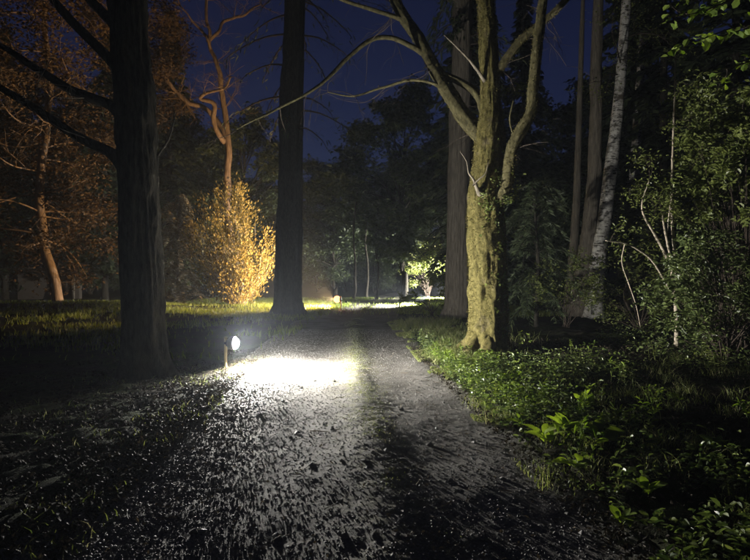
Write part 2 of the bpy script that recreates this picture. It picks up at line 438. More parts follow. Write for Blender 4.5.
# short growth on the crown of the track
mb = MB(); n = 11000
y = 3 + 19 * rng.random(n) ** .8; uu = rng.normal(0, .17, n); x = uu + path_x(y)
k = fbm(x * 2, y * 1.1, 0, 81, 3) > .18 - .5 * sstep(7, 11, y); x, y, uu = x[k], y[k], uu[k]
blades(mb, x, y, path_z(uu, y) - .005, .008 + .022 * rng.random(len(x)), .003, .9)
link('crown_grass', mb.mesh('crown_grass'), M['grass'], kind='stuff', label='thin short grass on the raised crown between the wheel tracks', category='grass')
# far grass round the amber lamp and across the bend
mb = MB(); n = 52000
x = rng.uniform(-13, 8, n); y = rng.uniform(22, 46, n)
x2 = rng.uniform(-26, -9, 16000); y2 = rng.uniform(22, 34, 16000)
x = np.concatenate([x, x2]); y = np.concatenate([y, y2])
x3 = rng.uniform(-16, -2.2, 14000); y3 = rng.uniform(10.5, 24, 14000)
x = np.concatenate([x, x3]); y = np.concatenate([y, y3])
k = (np.abs(x - path_x(y)) > 1.5) | (rng.random(len(x)) < .12)
k &= (fbm(x * .45, y * .45, 0, 111, 4) > .55 - .9 * sstep(20, 28, y)) | (rng.random(len(x)) < .06); x, y = x[k], y[k]
blades(mb, x, y, terrain(x, y) - .01, .07 + .16 * rng.random(len(x)), .012, .5)
link('lawn_grass', mb.mesh('lawn_grass'), M['grass_lawn'], kind='stuff', label='grass spreading under the trees round the far lamps', category='grass')
# left verge: low clods and leaves
mb = MB(); n = 5000
y = rng.uniform(3, 12, n); uu = -1.75 - np.abs(rng.normal(0, 1.3, n)); x = uu + path_x(y)
d = rdir(n); d[:, 2] = np.abs(d[:, 2]) * .6
leaves(mb, np.stack([x, y, terrain(x, y) + .01 + .02 * rng.random(n)], -1), d, rdir(n) * .5 + [0, 0, 1], rng.uniform(.02, .05, n), rng.uniform(.012, .03, n))
link('leaf_litter', mb.mesh('leaf_litter'), M['litter'], kind='stuff', label='dead leaves and crumbs of moss on the left verge', category='leaf litter')
mb = MB(); n = 1800
y = rng.uniform(3, 11, n); uu = -1.7 - np.abs(rng.normal(0, 1.2, n)); x = uu + path_x(y)
k = fbm(x * 1.5, y * 1.5, 0, 91, 3) > .1; x, y = x[k], y[k]
blades(mb, x, y, terrain(x, y) - .005, .03 + .07 * rng.random(len(x)), .004, .8)
link('sparse_grass', mb.mesh('sparse_grass'), M['grass'], kind='stuff', label='sparse short grass on the dark left verge', category='grass')
mb = MB(); n = 14000
y = 2.5 + rng.random(n) ** 1.3 * 10; x = path_x(y) + 1.2 + rng.random(n) ** 1.4 * 6
d = rdir(n); d[:, 2] = np.abs(d[:, 2]) * .6
leaves(mb, np.stack([x, y, terrain(x, y) + .015 + .03 * rng.random(n)], -1), d, rdir(n) * .6 + [0, 0, 1], rng.uniform(.02, .06, n), rng.uniform(.01, .035, n))
link('fallen_leaves', mb.mesh('fallen_leaves'), M['litter'], kind='stuff', label='brown fallen leaves and crumbs scattered on the right bank', category='leaf litter')
# low leafy ground cover on the right bank
mb = MB(); mb2 = MB()
n = 62000
y = 2.6 + rng.random(n) ** 1.3 * 11; x = path_x(y) + 1.35 + rng.random(n) ** 1.2 * 8
den = fbm(x * .9, y * .9, 0, 101, 4)
DOCKS = [(566, 428), (546, 436), (598, 434), (574, 461), (584, 404), (505, 392), (520, 420), (648, 486), (622, 516), (715, 448)]
k = (den > .26 - .2 * sstep(2.6, 1.6, x - path_x(y)) - .4 * sstep(5.5, 3.5, y) + .28 * sstep(8, 9.5, y)) & (x < 1.0 + y * .78)
for a_, c_ in DOCKS:
    dd_ = (CAMZ - .12) * FPX / (c_ - HOR); k &= ((x - (a_ - 375) / FPX * dd_) ** 2 + (y - dd_ + .1) ** 2 > .06)
x, y, den = x[k], y[k], den[k]; n = len(x)
h = .02 + .24 * rng.random(n) ** 1.6 * np.clip(den + .6, .3, 1.3)
pos = np.stack([x, y, terrain(x, y) + h], -1)
d = rdir(n); d[:, 2] = np.abs(d[:, 2]) * .35
leaves(mb, pos, d, norm(rng.normal(0, .45, (n, 3)) + [0, 0, 1]), rng.uniform(.025, .075, n), rng.uniform(.015, .042, n), LEAF6)
link('ground_cover', mb.mesh('ground_cover'), M['leaf_cover'], kind='stuff', label='low dark leafy ground cover on the right bank', category='ground cover')

mb = MB(); nc = 95
cy = rng.uniform(4.6, 10.6, nc); cx = path_x(cy) + 1.5 + np.abs(rng.normal(0, .8, nc)) * (.6 + .5 * sstep(9, 6, cy))
for k in range(nc):
    if min((cx[k] - (a_ - 375) / FPX * (CAMZ - .12) * FPX / (c_ - HOR)) ** 2 + (cy[k] - (CAMZ - .12) * FPX / (c_ - HOR)) ** 2 for a_, c_ in DOCKS) < .12: continue
    hh = rng.uniform(.10, .32); m_ = rng.integers(3, 8); kind = rng.integers(0, 3)
    for q in range(m_):
        a = rng.uniform(0, 6.28); o = np.array([cx[k] + rng.normal(0, .06), cy[k] + rng.normal(0, .06), 0.]); o[2] = gz(o[0], o[1])
        e_ = o + [math.cos(a) * hh * .4, math.sin(a) * hh * .4, hh * rng.uniform(.6, 1.1)]
        tube(mb, [o, (o + e_) / 2 + [0, 0, hh * .12], e_], [.003, .0024, .0015], 4, .06)
        pp = np.repeat(spline(np.array([o, (o + e_) / 2 + [0, 0, hh * .12], e_]), .04)[2:], 2, 0); n = len(pp)
        d = rdir(n); d[:, 2] = np.abs(d[:, 2]) * (.2, .5, 1.0)[kind]
        leaves(mb, pp, d, norm(rng.normal(0, .35, (n, 3)) + [0, 0, 1]), rng.uniform(.03, .05 + .04 * kind, n), rng.uniform(.018, .04, n) * (1, .8, .45)[kind], LEAF6)
link('edge_growth', mb.mesh('edge_growth'), M['leaf_bright'], kind='stuff', label='fresh green leafy growth crowding the right edge of the track', category='undergrowth')
# ------------------------------------------------------------------ trees
def make_tree(name, label, cat, base, group=None):
    base = np.asarray(base, float); t = thing(name, label, cat, tuple(base), group); t['_b'] = 0; del t['_b']
    return t, base
def part(name, mb, mat, t, base, smooth=True, **kw):
    return link(name, mb.mesh(name, smooth, base), mat, t, **kw)
def trunk_px(t, base, rows, mat, seg=20, step=.12, amp=.12, fr=(3, 1.2), seed=1, flare=None, name='trunk', wob=0):
    """rows of (px, py, distance, radius in px)"""
    mb = MB(); pts = [P(a, b, d) for a, b, d, r in rows]; rad = [r * d / FPX for a, b, d, r in rows]
    p, r = tube(mb, pts, rad, seg, step, amp, fr, seed, flare, wob)
    part(name, mb, mat, t, base); return p, r
def twigs(mb, start, d0, L, r, lev, spread=.6, seg=5, ends=None, gravity=0.0, kids=3):
    """recursive fine branching"""
    n = 4; pts = [start]; d = d0 / (np.linalg.norm(d0) + 1e-9)
    for i in range(n):
        d = norm(d + rng.normal(0, .22, 3) + [0, 0, gravity]); pts.append(pts[-1] + d * L / n)
    pts = np.array(pts)
    tube(mb, pts, np.linspace(r, r * .45, n + 1), seg, L / 5, 0, seed=1)
    if ends is not None:
        for q in pts[2 if lev else 1:]: ends.append(q)
    if lev > 0:
        for k in range(kids):
            i = rng.integers(1, n + 1); dd = norm(d + rng.normal(0, spread, 3))
            twigs(mb, pts[i], dd, L * rng.uniform(.45, .72), r * .5, lev - 1, spread, max(3, seg - 1), ends, gravity, kids)
def clump_leaves(mb, ends, per, sp, L, Wd, tpl=LEAF4, droop=-.1, flat=.5):
    ends = np.asarray(ends); n = len(ends) * per
    pos = np.repeat(ends, per, 0) + rng.normal(0, sp, (n, 3)) * [1, 1, flat]
    d = rdir(n); d[:, 2] = d[:, 2] * .5 + droop
    leaves(mb, pos, d, norm(rng.normal(0, .5, (n, 3)) + [0, 0, 1]), L * rng.uniform(.6, 1.3, n), Wd * rng.uniform(.6, 1.2, n), tpl)
def ellipsoid_pts(c, r, n, shell=.5):
    d = rdir(n); rr = (shell + (1 - shell) * rng.random(n)) ** .7
    return np.asarray(c) + d * rr[:, None] * np.asarray(r)

def base_at(px, d, dz=0):
    x = (px - 375) / FPX * d; return np.array([x, d, gz(x, d) + dz])

# --- great dark tree on the left
t, b = make_tree('tall_tree', 'thick unlit trunk beside the white path lamp, dead limbs rising left', 'tree', base_at(147, 8.8))
trunk_px(t, b, [(148, 380, 8.8, 22), (146, 360, 8.8, 20.5), (144, 335, 8.8, 19.5), (141, 250, 8.8, 18.7), (136, 130, 8.8, 18), (127, 0, 8.8, 17), (120, -140, 8.8, 16), (112, -330, 8.8, 14)], M['bark_dark'], 80, .035, .17, (7, 1.6), 3, (5, .6, .8))
for rows in ([(126, 166, 8.8, 8), (110, 152, 8.9, 5.5), (78, 137, 8.7, 4.6), (36, 110, 8.4, 4), (-5, 84, 8.1, 3.2), (-60, 50, 7.8, 2)],
             [(124, 116, 8.8, 7), (108, 104, 9.05, 5), (68, 89, 9.2, 4.4), (36, 68, 9.4, 3.6), (8, 50, 9.6, 3), (-40, 30, 9.9, 2)],
             [(122, 70, 8.8, 7), (105, 54, 8.9, 5), (71, 21, 8.7, 4.4), (48, -4, 8.6, 3.6), (10, -40, 8.5, 2)],
             [(122, 30, 8.8, 6), (104, 14, 9.1, 5), (84, -6, 9.2, 4), (50, -50, 9.4, 2)],
             [(152, 175, 8.8, 4), (158, 155, 8.95, 1.4), (168, 140, 8.9, 1.1), (174, 118, 8.85, .8), (172, 108, 8.8, .4)]):
    mb = MB(); tube(mb, [P(a, c, d) for a, c, d, r in rows], [r * d / FPX for a, c, d, r in rows], 10, .08, .1, (3, 3), 7, wob=.02)
    part('limb', mb, M['bark_dark'], t, b)
mb = MB()
for (a, c, d) in [(60, 80, 9.3), (45, 72, 9.35), (30, 105, 8.4), (60, 125, 8.6), (85, 98, 9.1), (20, 100, 8.3), (55, 8, 8.6), (10, 90, 8.1), (100, 147, 8.85)]:
    twigs(mb, P(a, c, d), rng.normal(0, 1, 3) * [.6, .5, .8] + [-.3, 0, .2], rng.uniform(.4, .8), .008, 1, .7, 5)
part('twig_spray', mb, M['twig_pale'], t, b, kind='stuff')

# --- leaning tree with copper leaves, far left
def leafy(t, b, ends, per, sp, L, Wd, mat, tpl=LEAF4, **k):
    mb = MB(); clump_leaves(mb, ends, per, sp, L, Wd, tpl, **k); part('crown', mb, mat, t, b, False, kind='stuff')
t, b = make_tree('copper_tree', 'slender leaning trunk lit orange under coppery leaves at the far left', 'tree', base_at(59, 28))
p, r = trunk_px(t, b, [(60, 312, 28, 6.5), (58, 300, 28, 5.2), (54, 280, 28, 4.8), (45, 248, 28, 4.6), (41, 216, 28, 4.3), (40, 180, 28, 4.1), (46, 125, 28, 3.6), (50, 90, 28, 3), (45, 20, 28, 2.2), (48, -60, 28, 1)], M['bark_red'], 14, .2, .14, (2, .6), 4, (4, .5, .6), wob=.06)
mb = MB(); ends = []
for k in range(54):
    i = rng.integers(int(len(p) * .20), len(p)); a = rng.uniform(0, 6.28)
    twigs(mb, p[i], np.array([math.cos(a), math.sin(a), rng.uniform(-.25, .45)]), rng.uniform(1.8, 3.6), .05, 2, .55, 5, ends, -.04, 3)
part('branch_spray', mb, M['bark_red'], t, b, kind='stuff')
ends = [e for e in ends if not (e[1] < b[1] + .4 and abs(e[0] - np.interp(e[2], p[:, 2], p[:, 0])) < 1.1 and e[2] < 9.5)]
leafy(t, b, ends, 15, .4, .20, .12, M['leaf_copper'])
# --- twisted tree with bare reddish limbs
t, b = make_tree('twisted_tree', 'twisted tree with bare reddish limbs rising above the golden bush', 'tree', base_at(229, 35))
D = 35
trunk_px(t, b, [(229, 306, D, 4.5), (230, 260, D, 4), (228, 200, D, 3.6), (228, 171, D, 3.4), (227, 140, D, 3.2), (224, 108, D, 2.7), (221, 82, D - .3, 2.4), (215, 62, D - .5, 2.1), (209, 36, D - .6, 1.7), (207, 0, D - .8, 1.3), (212, -40, D - 1, 1)], M['bark_red'], 12, .2, .16, (2, .8), 5, wob=.1)
for rows in ([(228, 138, D, 3), (216, 120, D, 2.6), (203, 107, D - .2, 2.5), (178, 93, D - .6, 2.1), (164, 75, D - 1, 1.7), (158, 50, D - 1.5, 1.2)],
             [(226, 140, D, 3), (216, 130, D - .8, 2.6), (214, 104, D - 1.3, 2.4), (202, 96, D - 1.6, 1.8), (214, 93, D - 1.8, 1.4), (226, 90, D - 2, 1.1), (229, 78, D - 2.1, .7)],
             [(209, 40, D - .6, 2), (218, 30, D - .4, 1.6), (234, 18, D, 1.4), (262, 6, D + .6, .8)],
             [(213, 50, D - .5, 1.8), (204, 34, D - 1, 1.3), (190, 18, D - 1.5, .9), (176, -10, D - 2, .6)]):
    mb = MB(); tube(mb, [P(a, c, d) for a, c, d, r in rows], [r * d / FPX for a, c, d, r in rows], 8, .12, .22, (2, 2), 9, wob=.16)
    part('limb', mb, M['bark_red'], t, b)
mb = MB(); ends = []
for (a, c, d) in [(164, 75, D - 1), (178, 93, D - .6), (190, 100, D), (158, 50, D - 1.5), (180, 10, D - 1.8), (176, 60, D), (168, 120, D), (172, 30, D), (190, 40, D + .5)]:
    for q in range(3):
        twigs(mb, P(a, c, d), np.array([-.7, rng.uniform(-.8, .8), rng.uniform(-.5, .7)]), rng.uniform(1.2, 2.2), .03, 2, .6, 4, ends, 0, 3)
for (a, c, d) in [(207, 0, D - .8), (209, 36, D - .6), (234, 18, D), (250, 12, D + .4), (262, 6, D + .6), (221, 82, D - .3), (229, 78, D - 2.1), (226, 90, D - 2), (224, 108, D), (190, 100, D - .4), (178, 93, D - .6), (164, 75, D - 1), (215, 62, D - .5), (202, 96, D - 1.6)]:
    for q in range(4):
        twigs(mb, P(a, c, d), np.array([rng.normal(.15, .7), rng.normal(0, .6), rng.normal(.35, .45)]), rng.uniform(.8, 1.9), .022, 2, .55, 4, None, .02, 3)
part('twig_spray', mb, M['bark_red'], t, b, kind='stuff')
leafy(t, b, ends, 9, .35, .2, .12, M['leaf_copper'])

# --- golden bush
t, b = make_tree('golden_bush', 'tall bush glowing golden under the amber lamp behind the dark trunk', 'bush', base_at(239, 32))
ends = []; mbs = MB()
for k in range(44):
    a = rng.uniform(0, 6.28); lean = rng.uniform(.02, .52); Hh = rng.uniform(4.6, 8.6) * (1 - lean * 1.2)
    q0 = b + [math.cos(a) * .3, math.sin(a) * .3, 0]; pts = [q0]
    for s_ in np.linspace(.2, 1, 5):
        out = Hh * (lean * 1.35 * math.sin(s_ * 1.7))
        pts.append(q0 + [math.cos(a) * out, math.sin(a) * out, Hh * s_] + rng.normal(0, .06, 3))
    tube(mbs, pts, np.linspace(.05, .008, 6), 5, .35, 0)
    pts = spline(np.array(pts), .16)
    for q in pts[int(len(pts) * .16):]: ends.append(q)
part('stem_cluster', mbs, M['bark_grey'], t, b, kind='stuff')
mb = MB(); ends = np.array(ends); ends = ends[vnoise(ends[:, 0] * 1.5, ends[:, 1] * 1.5, ends[:, 2] * 1.5, 77) > -.28]; per = 15; n = len(ends) * per
pos = np.repeat(ends, per, 0) + rng.normal(0, .22, (n, 3))
rad_ = norm((pos - b) * [1, 1, 0]); d = norm(rad_ * rng.uniform(.2, 1.0, (n, 1)) + [0, 0, .9] + rng.normal(0, .35, (n, 3)))
leaves(mb, pos, d, norm(rad_ + rng.normal(0, .7, (n, 3))), rng.uniform(.10, .25, n), rng.uniform(.05, .12, n))
part('crown', mb, M['leaf_gold'], t, b, False, kind='stuff')

# --- feathery tan shrub
t, b = make_tree('feathery_shrub', 'dim tan feathery shrub between the dark trunk and the golden bush', 'shrub', base_at(178, 34))
mb = MB(); mbs = MB()
for k in range(70):
    a = rng.uniform(0, 6.28); z0 = rng.uniform(.2, 6.4); L = rng.uniform(.9, 1.9) * (1.15 - z0 / 8.5)
    p0 = b + [0, 0, z0]; dx = np.array([math.cos(a), math.sin(a), 0])
    pts = np.array([p0, p0 + dx * L * .5 + [0, 0, .45], p0 + dx * L + [0, 0, .1], p0 + dx * L * 1.25 + [0, 0, -.5]])
    tube(mbs, pts, [.02, .015, .01, .004], 4, .3)
    q = np.repeat(spline(pts, .12), 6, 0); n = len(q)
    dd = norm(np.cross(dx, [0, 0, 1])[None] * rng.choice([-1, 1], (n, 1)) + dx * .5 + rng.normal(0, .3, (n, 3)) - [0, 0, .3])
    leaves(mb, q, dd, np.tile([0, 0, 1.], (n, 1)), rng.uniform(.2, .36, n), .035)
tube(mbs, [b - [0, 0, .1], b + [0, 0, 3], b + [.05, 0, 6.4]], [.12, .08, .02], 8, .3, .1)
part('trunk', mbs, M['bark_grey'], t, b)
part('crown', mb, M['leaf_tan'], t, b, False, kind='stuff')

# --- conifers
def conifer_meshes(H, R, z0, dens, seed, droop=.25, top=1.0):
    """a trunk mesh and a crown mesh, base at the origin"""
    global rng
    keep = rng; rng = np.random.default_rng(seed)
    tm, cm = MB(), MB()
    tube(tm, [[0, 0, -.2], [0, 0, 1], [.05, 0, H * .5], [0, .05, H]], [R * .105, R * .085, R * .055, .02], 12, .5, .12, (3, .6), seed, (5, .4, 1.0))
    z = z0
    while z < H * .985:
        f = (z - z0) / (H - z0); L0 = R * (1 - f ** 1.25 * top) * (.55 + .45 * min(1, f * 4))
        for k in range(rng.integers(6, 9)):
            a = rng.uniform(0, 6.28); L = L0 * rng.uniform(.6, 1.15) + .15; dx = np.array([math.cos(a), math.sin(a), 0])
            p0 = np.array([0, 0, z + rng.uniform(-.2, .2)])
            pts = np.array([p0, p0 + dx * L * .45 + [0, 0, .12 * L * (1 - droop * 2)], p0 + dx * L * .8 + [0, 0, -droop * .35 * L], p0 + dx * L + [0, 0, -droop * .8 * L]])
            tube(tm, pts, [.035 + .012 * L * .5, .03, .018, .006], 4, .5)
            q = spline(pts, .3 / dens); q = q[max(1, len(q) // 6):]; q = np.repeat(q, 5, 0); n = len(q)
            side = np.cross(dx, [0, 0, 1])
            dd = norm(side[None] * rng.choice([-1, 1], (n, 1)) * rng.uniform(.4, 1.2, (n, 1)) + dx * rng.uniform(.2, 1, (n, 1)) + rng.normal(0, .22, (n, 3)) - [0, 0, droop * .9])
            leaves(cm, q, dd, np.tile([0, 0, 1.], (n, 1)) + rng.normal(0, .25, (n, 3)), rng.uniform(.4, .9, n) * (.55 + .25 * min(L / 2, 1.2)), rng.uniform(.16, .34, n), SPRAY)
        z += rng.uniform(.3, .55) * (1 + .25 * H / 20)
    rng = keep
    return tm.mesh('conifer_trunk', True), cm.mesh('conifer_crown', False)
def broad_meshes(H, R, zc, nb, per, leaf, seed, mat_bark, trunk_r=.22):
    global rng
    keep = rng; rng = np.random.default_rng(seed)
    tm, cm = MB(), MB(); ends = []
    p, r = tube(tm, [[0, 0, -.2], [.1, 0, zc * .6], [-.15, .1, zc], [.1, 0, H * .85]], [trunk_r, trunk_r * .75, trunk_r * .6, .04], 10, .4, .12, (3, .6), seed, (4, .5, .8))
    for k in range(nb):
        tgt = ellipsoid_pts([0, 0, (zc + H) / 2], [R, R, (H - zc) / 2], 1, .45)[0]
        i = int(np.clip((tgt[2] * .72) / (H * .85) * len(p), 1, len(p) - 1)); d = tgt - p[i]; L = np.linalg.norm(d)
        twigs(tm, p[i], d + [0, 0, .1 * L], L * .62, .02 + .012 * L, 0, .5, 4, None)
        q = MB(); e = []
        twigs(q, p[i] + d * .55, d, L * .45, .015 + .005 * L, 1, .7, 3, e, -.05, 4); tm.add(np.concatenate(q.V), *[np.concatenate(v) for v in q.F.values()])
        ends += e
    clump_leaves(cm, ends, per, .4, leaf, leaf * .6, LEAF4, -.25, .35)
    rng = keep
    return tm.mesh('broad_trunk', True), cm.mesh('broad_crown', False)
CON = [conifer_meshes(24, 3.4, 1.0, .9, 1), conifer_meshes(22, 2.8, 2.2, .9, 2, .4)]
BRO = [broad_meshes(13, 4.6, 1.6, 46, 26, .36, 4, None), broad_meshes(9, 3.6, .6, 38, 26, .32, 5, None), broad_meshes(17, 5.4, 3.2, 56, 26, .38, 6, None, .3)]
for a_, b_ in CON: a_.materials.append(M['bark_dark']); b_.materials.append(M['needle'])
for a_, b_ in BRO: a_.materials.append(M['bark_dark']); b_.materials.append(M['leaf_dark'])
def back_tree(name, cat, proto, px, d, label, sc=1.0, rz=0.0, group='dark trees standing round the track'):
    bb = base_at(px, d); t = thing(name, label, cat, tuple(bb), group)
    t.rotation_euler.z = rz; t.scale = (sc, sc, sc)
    link('trunk', proto[0], None, t); link('crown', proto[1], None, t, kind='stuff'); return t

# --- straight dark conifer in the middle distance
t, b = make_tree('straight_tree', 'massive straight dark trunk standing left of the amber lamp', 'tree', base_at(288, 24))
p, r = trunk_px(t, b, [(288, 318, 24, 17), (288, 306, 24, 14.5), (288, 290, 24, 13), (290, 200, 24, 12.2), (292, 100, 24, 11), (295, 0, 24, 9.6), (298, -160, 24, 7.5), (300, -320, 24, 5)], M['bark_dark'], 48, .1, .15, (6, .6), 12, (6, .35, 1.0))
mbs, mb = MB(), MB()
for k in range(58):
    i = rng.integers(int(len(p) * .28), len(p)); a = rng.uniform(0, 6.28); L = rng.uniform(1.2, 2.9)
    dx = np.array([math.cos(a), math.sin(a), 0]); p0 = p[i]
    pts = np.array([p0, p0 + dx * L * .5 + [0, 0, -.1], p0 + dx * L + [0, 0, -.7], p0 + dx * L * 1.15 + [0, 0, -1.1]])
    tube(mbs, pts, [.05, .035, .02, .006], 5, .3)
    q = spline(pts, .2)[3:]
    for s_ in q[::2]: twigs(mbs, s_, dx * .5 + rng.normal(0, .5, 3) - [0, 0, .4], rng.uniform(.3, .7), .008, 1, .6, 3)
    q = np.repeat(q[len(q) // 3:], 3, 0); n = len(q)
    leaves(mb, q + rng.normal(0, .12, (n, 3)), norm(rng.normal(0, .6, (n, 3)) + dx - [0, 0, .6]), np.tile([0, 0, 1.], (n, 1)), rng.uniform(.15, .32, n), .06, SPRAY)
part('branch_spray', mbs, M['twig_dark'], t, b, kind='stuff'); part('crown', mb, M['needle'], t, b, False, kind='stuff')

# --- brown straight trunk behind the mossy tree
t, b = make_tree('furrowed_tree', 'straight grey brown furrowed trunk just behind the mossy tree', 'tree', base_at(457, 21.5))
p, r = trunk_px(t, b, [(456, 325, 21.5, 16), (456, 314, 21.5, 13), (457, 295, 21.5, 11.6), (458, 200, 21.5, 10.4), (460, 120, 21.5, 9.8), (463, 0, 21.5, 8.8), (466, -160, 21.5, 7), (468, -320, 21.5, 4)], M['bark_brown'], 56, .1, .16, (8, .5), 22, (6, .3, .9))
mbs, mb = MB(), MB()
for k in range(34):
    i = rng.integers(int(len(p) * .42), len(p)); a = rng.uniform(0, 6.28); L = rng.uniform(1.0, 2.2)
    dx = np.array([math.cos(a), math.sin(a), 0]); p0 = p[i]
    pts = np.array([p0, p0 + dx * L * .5, p0 + dx * L + [0, 0, -.6], p0 + dx * L * 1.1 + [0, 0, -1.0]])
    tube(mbs, pts, [.04, .03, .02, .006], 5, .3)
    q = np.repeat(spline(pts, .14)[3:], 6, 0); n = len(q)
    leaves(mb, q + rng.normal(0, .12, (n, 3)), norm(rng.normal(0, .6, (n, 3)) + dx - [0, 0, .6]), np.tile([0, 0, 1.], (n, 1)), rng.uniform(.18, .4, n), .08, SPRAY)
part('branch_spray', mbs, M['twig_dark'], t, b, kind='stuff'); part('crown', mb, M['needle'], t, b, False, kind='stuff')

# --- the mossy tree
t, b = make_tree('mossy_tree', 'forked mossy tree lit yellow green on the right edge of the track', 'tree', base_at(486, 10.9))
D = 10.9
p, r = trunk_px(t, b, [(487, 362, D, 24), (487, 350, D, 21.5), (488, 335, D, 19.5), (488, 300, D, 18.5), (487, 250, D, 18.6), (485, 215, D, 17.6), (486, 190, D, 16), (489, 165, D, 15.5), (490, 140, D, 14.5), (491, 110, D, 10.5), (490, 80, D, 9), (488, 40, D, 8.6), (486, 0, D, 8.2), (484, -90, D, 7), (488, -200, D, 5)], M['moss_bark'], 96, .025, .13, (3.6, 2.2), 33, (5, .75, .8))
mossp = [(p, r)]
for rows in ([(481, 334, D - .1, 7), (474, 346, D - .25, 8), (466, 355, D - .4, 6), (455, 361, D - .5, 3.5), (446, 364, D - .6, 1.5)],
             [(488, 336, D - .25, 7), (487, 350, D - .42, 7.5), (486, 362, D - .6, 5), (484, 370, D - .8, 2.5)],
             [(495, 338, D - .15, 7), (501, 352, D - .3, 7), (508, 362, D - .45, 4.5), (516, 368, D - .55, 2)],
             [(478, 334, D + .1, 6), (468, 344, D + .2, 6.5), (458, 349, D + .3, 4.5), (448, 351, D + .4, 2)]):
    mb = MB(); tube(mb, [P(a, c, d) for a, c, d, r_ in rows], [r_ * d / FPX for a, c, d, r_ in rows], 20, .03, .16, (2.5, 4), int(rows[0][0]))
    part('root', mb, M['moss_bark'], t, b)
LIMBS = [
    [(488, 150, D + .03, 9), (478, 132, D + .14, 8.4), (461, 110, D + .36, 7.6), (447, 89, D + .58, 7), (436, 71, D + .76, 6.4), (418, 39, D + 1.05, 5.8), (396, 5, D + 1.35, 5.2), (380, -40, D + 1.6, 4.4), (370, -100, D + 1.8, 3.2)],
    [(488, 120, D, 6), (478, 96, D + .2, 4.4), (464, 84, D + .45, 3.6), (445, 74, D + .65, 3), (436, 70, D + .78, 2.6)],
    [(492, 205, D - .05, 8), (503, 194, D - .25, 6.5), (509, 180, D - .4, 5.6), (513, 150, D - .55, 5.6), (522, 131, D - .65, 5.9), (532, 113, D - .7, 5.6), (532, 89, D - .75, 5.2), (536, 54, D - .8, 4.9), (540, 18, D - .8, 4.6), (546, -40, D - .8, 3.8), (548, -110, D - .8, 2.6)],
    [(492, 82, D, 5.5), (500, 68, D - .1, 4.2), (522, 39, D - .3, 3.7), (547, 18, D - .5, 3.2), (567, -1, D - .7, 2.8), (600, -30, D - .9, 1.8)],
    [(424, 52, D + .95, 3.4), (412, 46, D + .9, 2.8), (392, 39, D + .8, 2.4), (372, 40, D + .65, 2.2), (350, 56, D + .5, 2), (328, 78, D + .3, 1.8), (307, 93, D + .1, 1.6), (280, 106, D - .1, 1.3), (257, 118, D - .3, 1.0), (236, 131, D - .5, .6)],
    [(404, 20, D + 1.22, 3.2), (392, 16, D + 1.2, 2.4), (368, 8, D + 1.1, 1.9), (340, 0, D + 1, 1.6), (310, -16, D + .9, 1)],
    [(450, 94, D + .55, 3), (434, 84, D + .6, 1.6), (412, 80, D + .7, 1.5), (385, 88, D + .9, 1.2), (355, 96, D + 1.2, 1), (328, 92, D + 1.4, .5)],
    [(481, 200, D - .22, 3.0), (476, 189, D - .34, 1.9), (473, 181, D - .4, 1.3), (468, 174, D - .42, .8), (466, 163, D - .44, .5), (459, 152, D - .46, .25)],
    [(474, 184, D - .38, 1.0), (480, 178, D - .46, .7), (487, 172, D - .5, .5), (490, 160, D - .5, .25)],
    [(484, 82, D - .1, 2.2), (470, 62, D - .3, 1.1), (456, 47, D - .5, .8), (444, 36, D - .6, .4)],
    [(512, 158, D - .5, 2.5), (514, 138, D - .6, 1.2), (511, 118, D - .65, 1), (515, 98, D - .7, .6)],
]
for k, rows in enumerate(LIMBS):
    mb = MB(); q = tube(mb, [P(a, c, d) for a, c, d, r_ in rows], [r_ * d / FPX for a, c, d, r_ in rows], 28 if rows[0][3] > 4.6 else 12, .04, .17, (2.6, 3), 40 + k, wob=.03)
    part('limb', mb, M['bark_grey'] if k in (7, 8, 9) else M['moss_limb'], t, b)
    if k in (0, 2, 3): mossp.append(q)
mb = MB()   # fine twigs
for k in (4, 5, 6, 3, 2, 0):
    rows = LIMBS[k]
    for q in range(9):
        i = rng.integers(1, len(rows)); a, c, d, r_ = rows[i]
        twigs(mb, P(a, c, d), rng.normal(0, .6, 3) + [-.5 if k in (4, 5, 6, 0) else .4, 0, -.15], rng.uniform(.5, 1.1), .008, 1, .6, 4, None, -.05, 3)
part('twig_spray', mb, M['twig_dark'], t, b, kind='stuff')
mb = MB()   # moss tufts standing off the bark
for (pp, rr), cnt in zip(mossp, (22000, 2200, 2200, 900)):
    zmax = len(pp); i = (rng.random(cnt) ** 1.25 * (zmax - 2)).astype(int); a = rng.uniform(0, 6.28, cnt)
    Tn = norm(np.gradient(pp, axis=0))[i]; ref = norm(np.cross(Tn, [.3, .9, .1])); w_ = np.cross(Tn, ref)
    nrm = ref * np.cos(a)[:, None] + w_ * np.sin(a)[:, None]
    pos = pp[i] + nrm * (rr[i] * rng.uniform(.95, 1.06, cnt))[:, None]
    leaves(mb, pos, norm(nrm * .7 + rng.normal(0, .5, (cnt, 3)) - [0, 0, .5]), rdir(cnt), rng.uniform(.018, .045, cnt), rng.uniform(.008, .018, cnt))
part('moss', mb, M['moss_tuft'], t, b, False, kind='stuff')
mb = MB(); cnt = 260   # ivy climbing the trunk
i = (rng.beta(1.6, 1.6, cnt) * len(p) * .40).astype(int)
a = rng.normal(.55, .4, cnt)
nx, ny = np.sin(a + .15), -np.cos(a + .15)
nrm = np.stack([nx, ny, 0 * nx], -1); pos = p[i] + nrm * (r[i] * 1.1)[:, None]
leaves(mb, pos, norm(rng.normal(0, .6, (cnt, 3)) - [0, 0, .5]), norm(nrm + rng.normal(0, .4, (cnt, 3))), rng.uniform(.03, .065, cnt), rng.uniform(.03, .06, cnt), LEAF6)
part('ivy', mb, M['leaf_mid'], t, b, False, kind='stuff')
mb = MB(); ends = []   # small leafy shoots in the fork
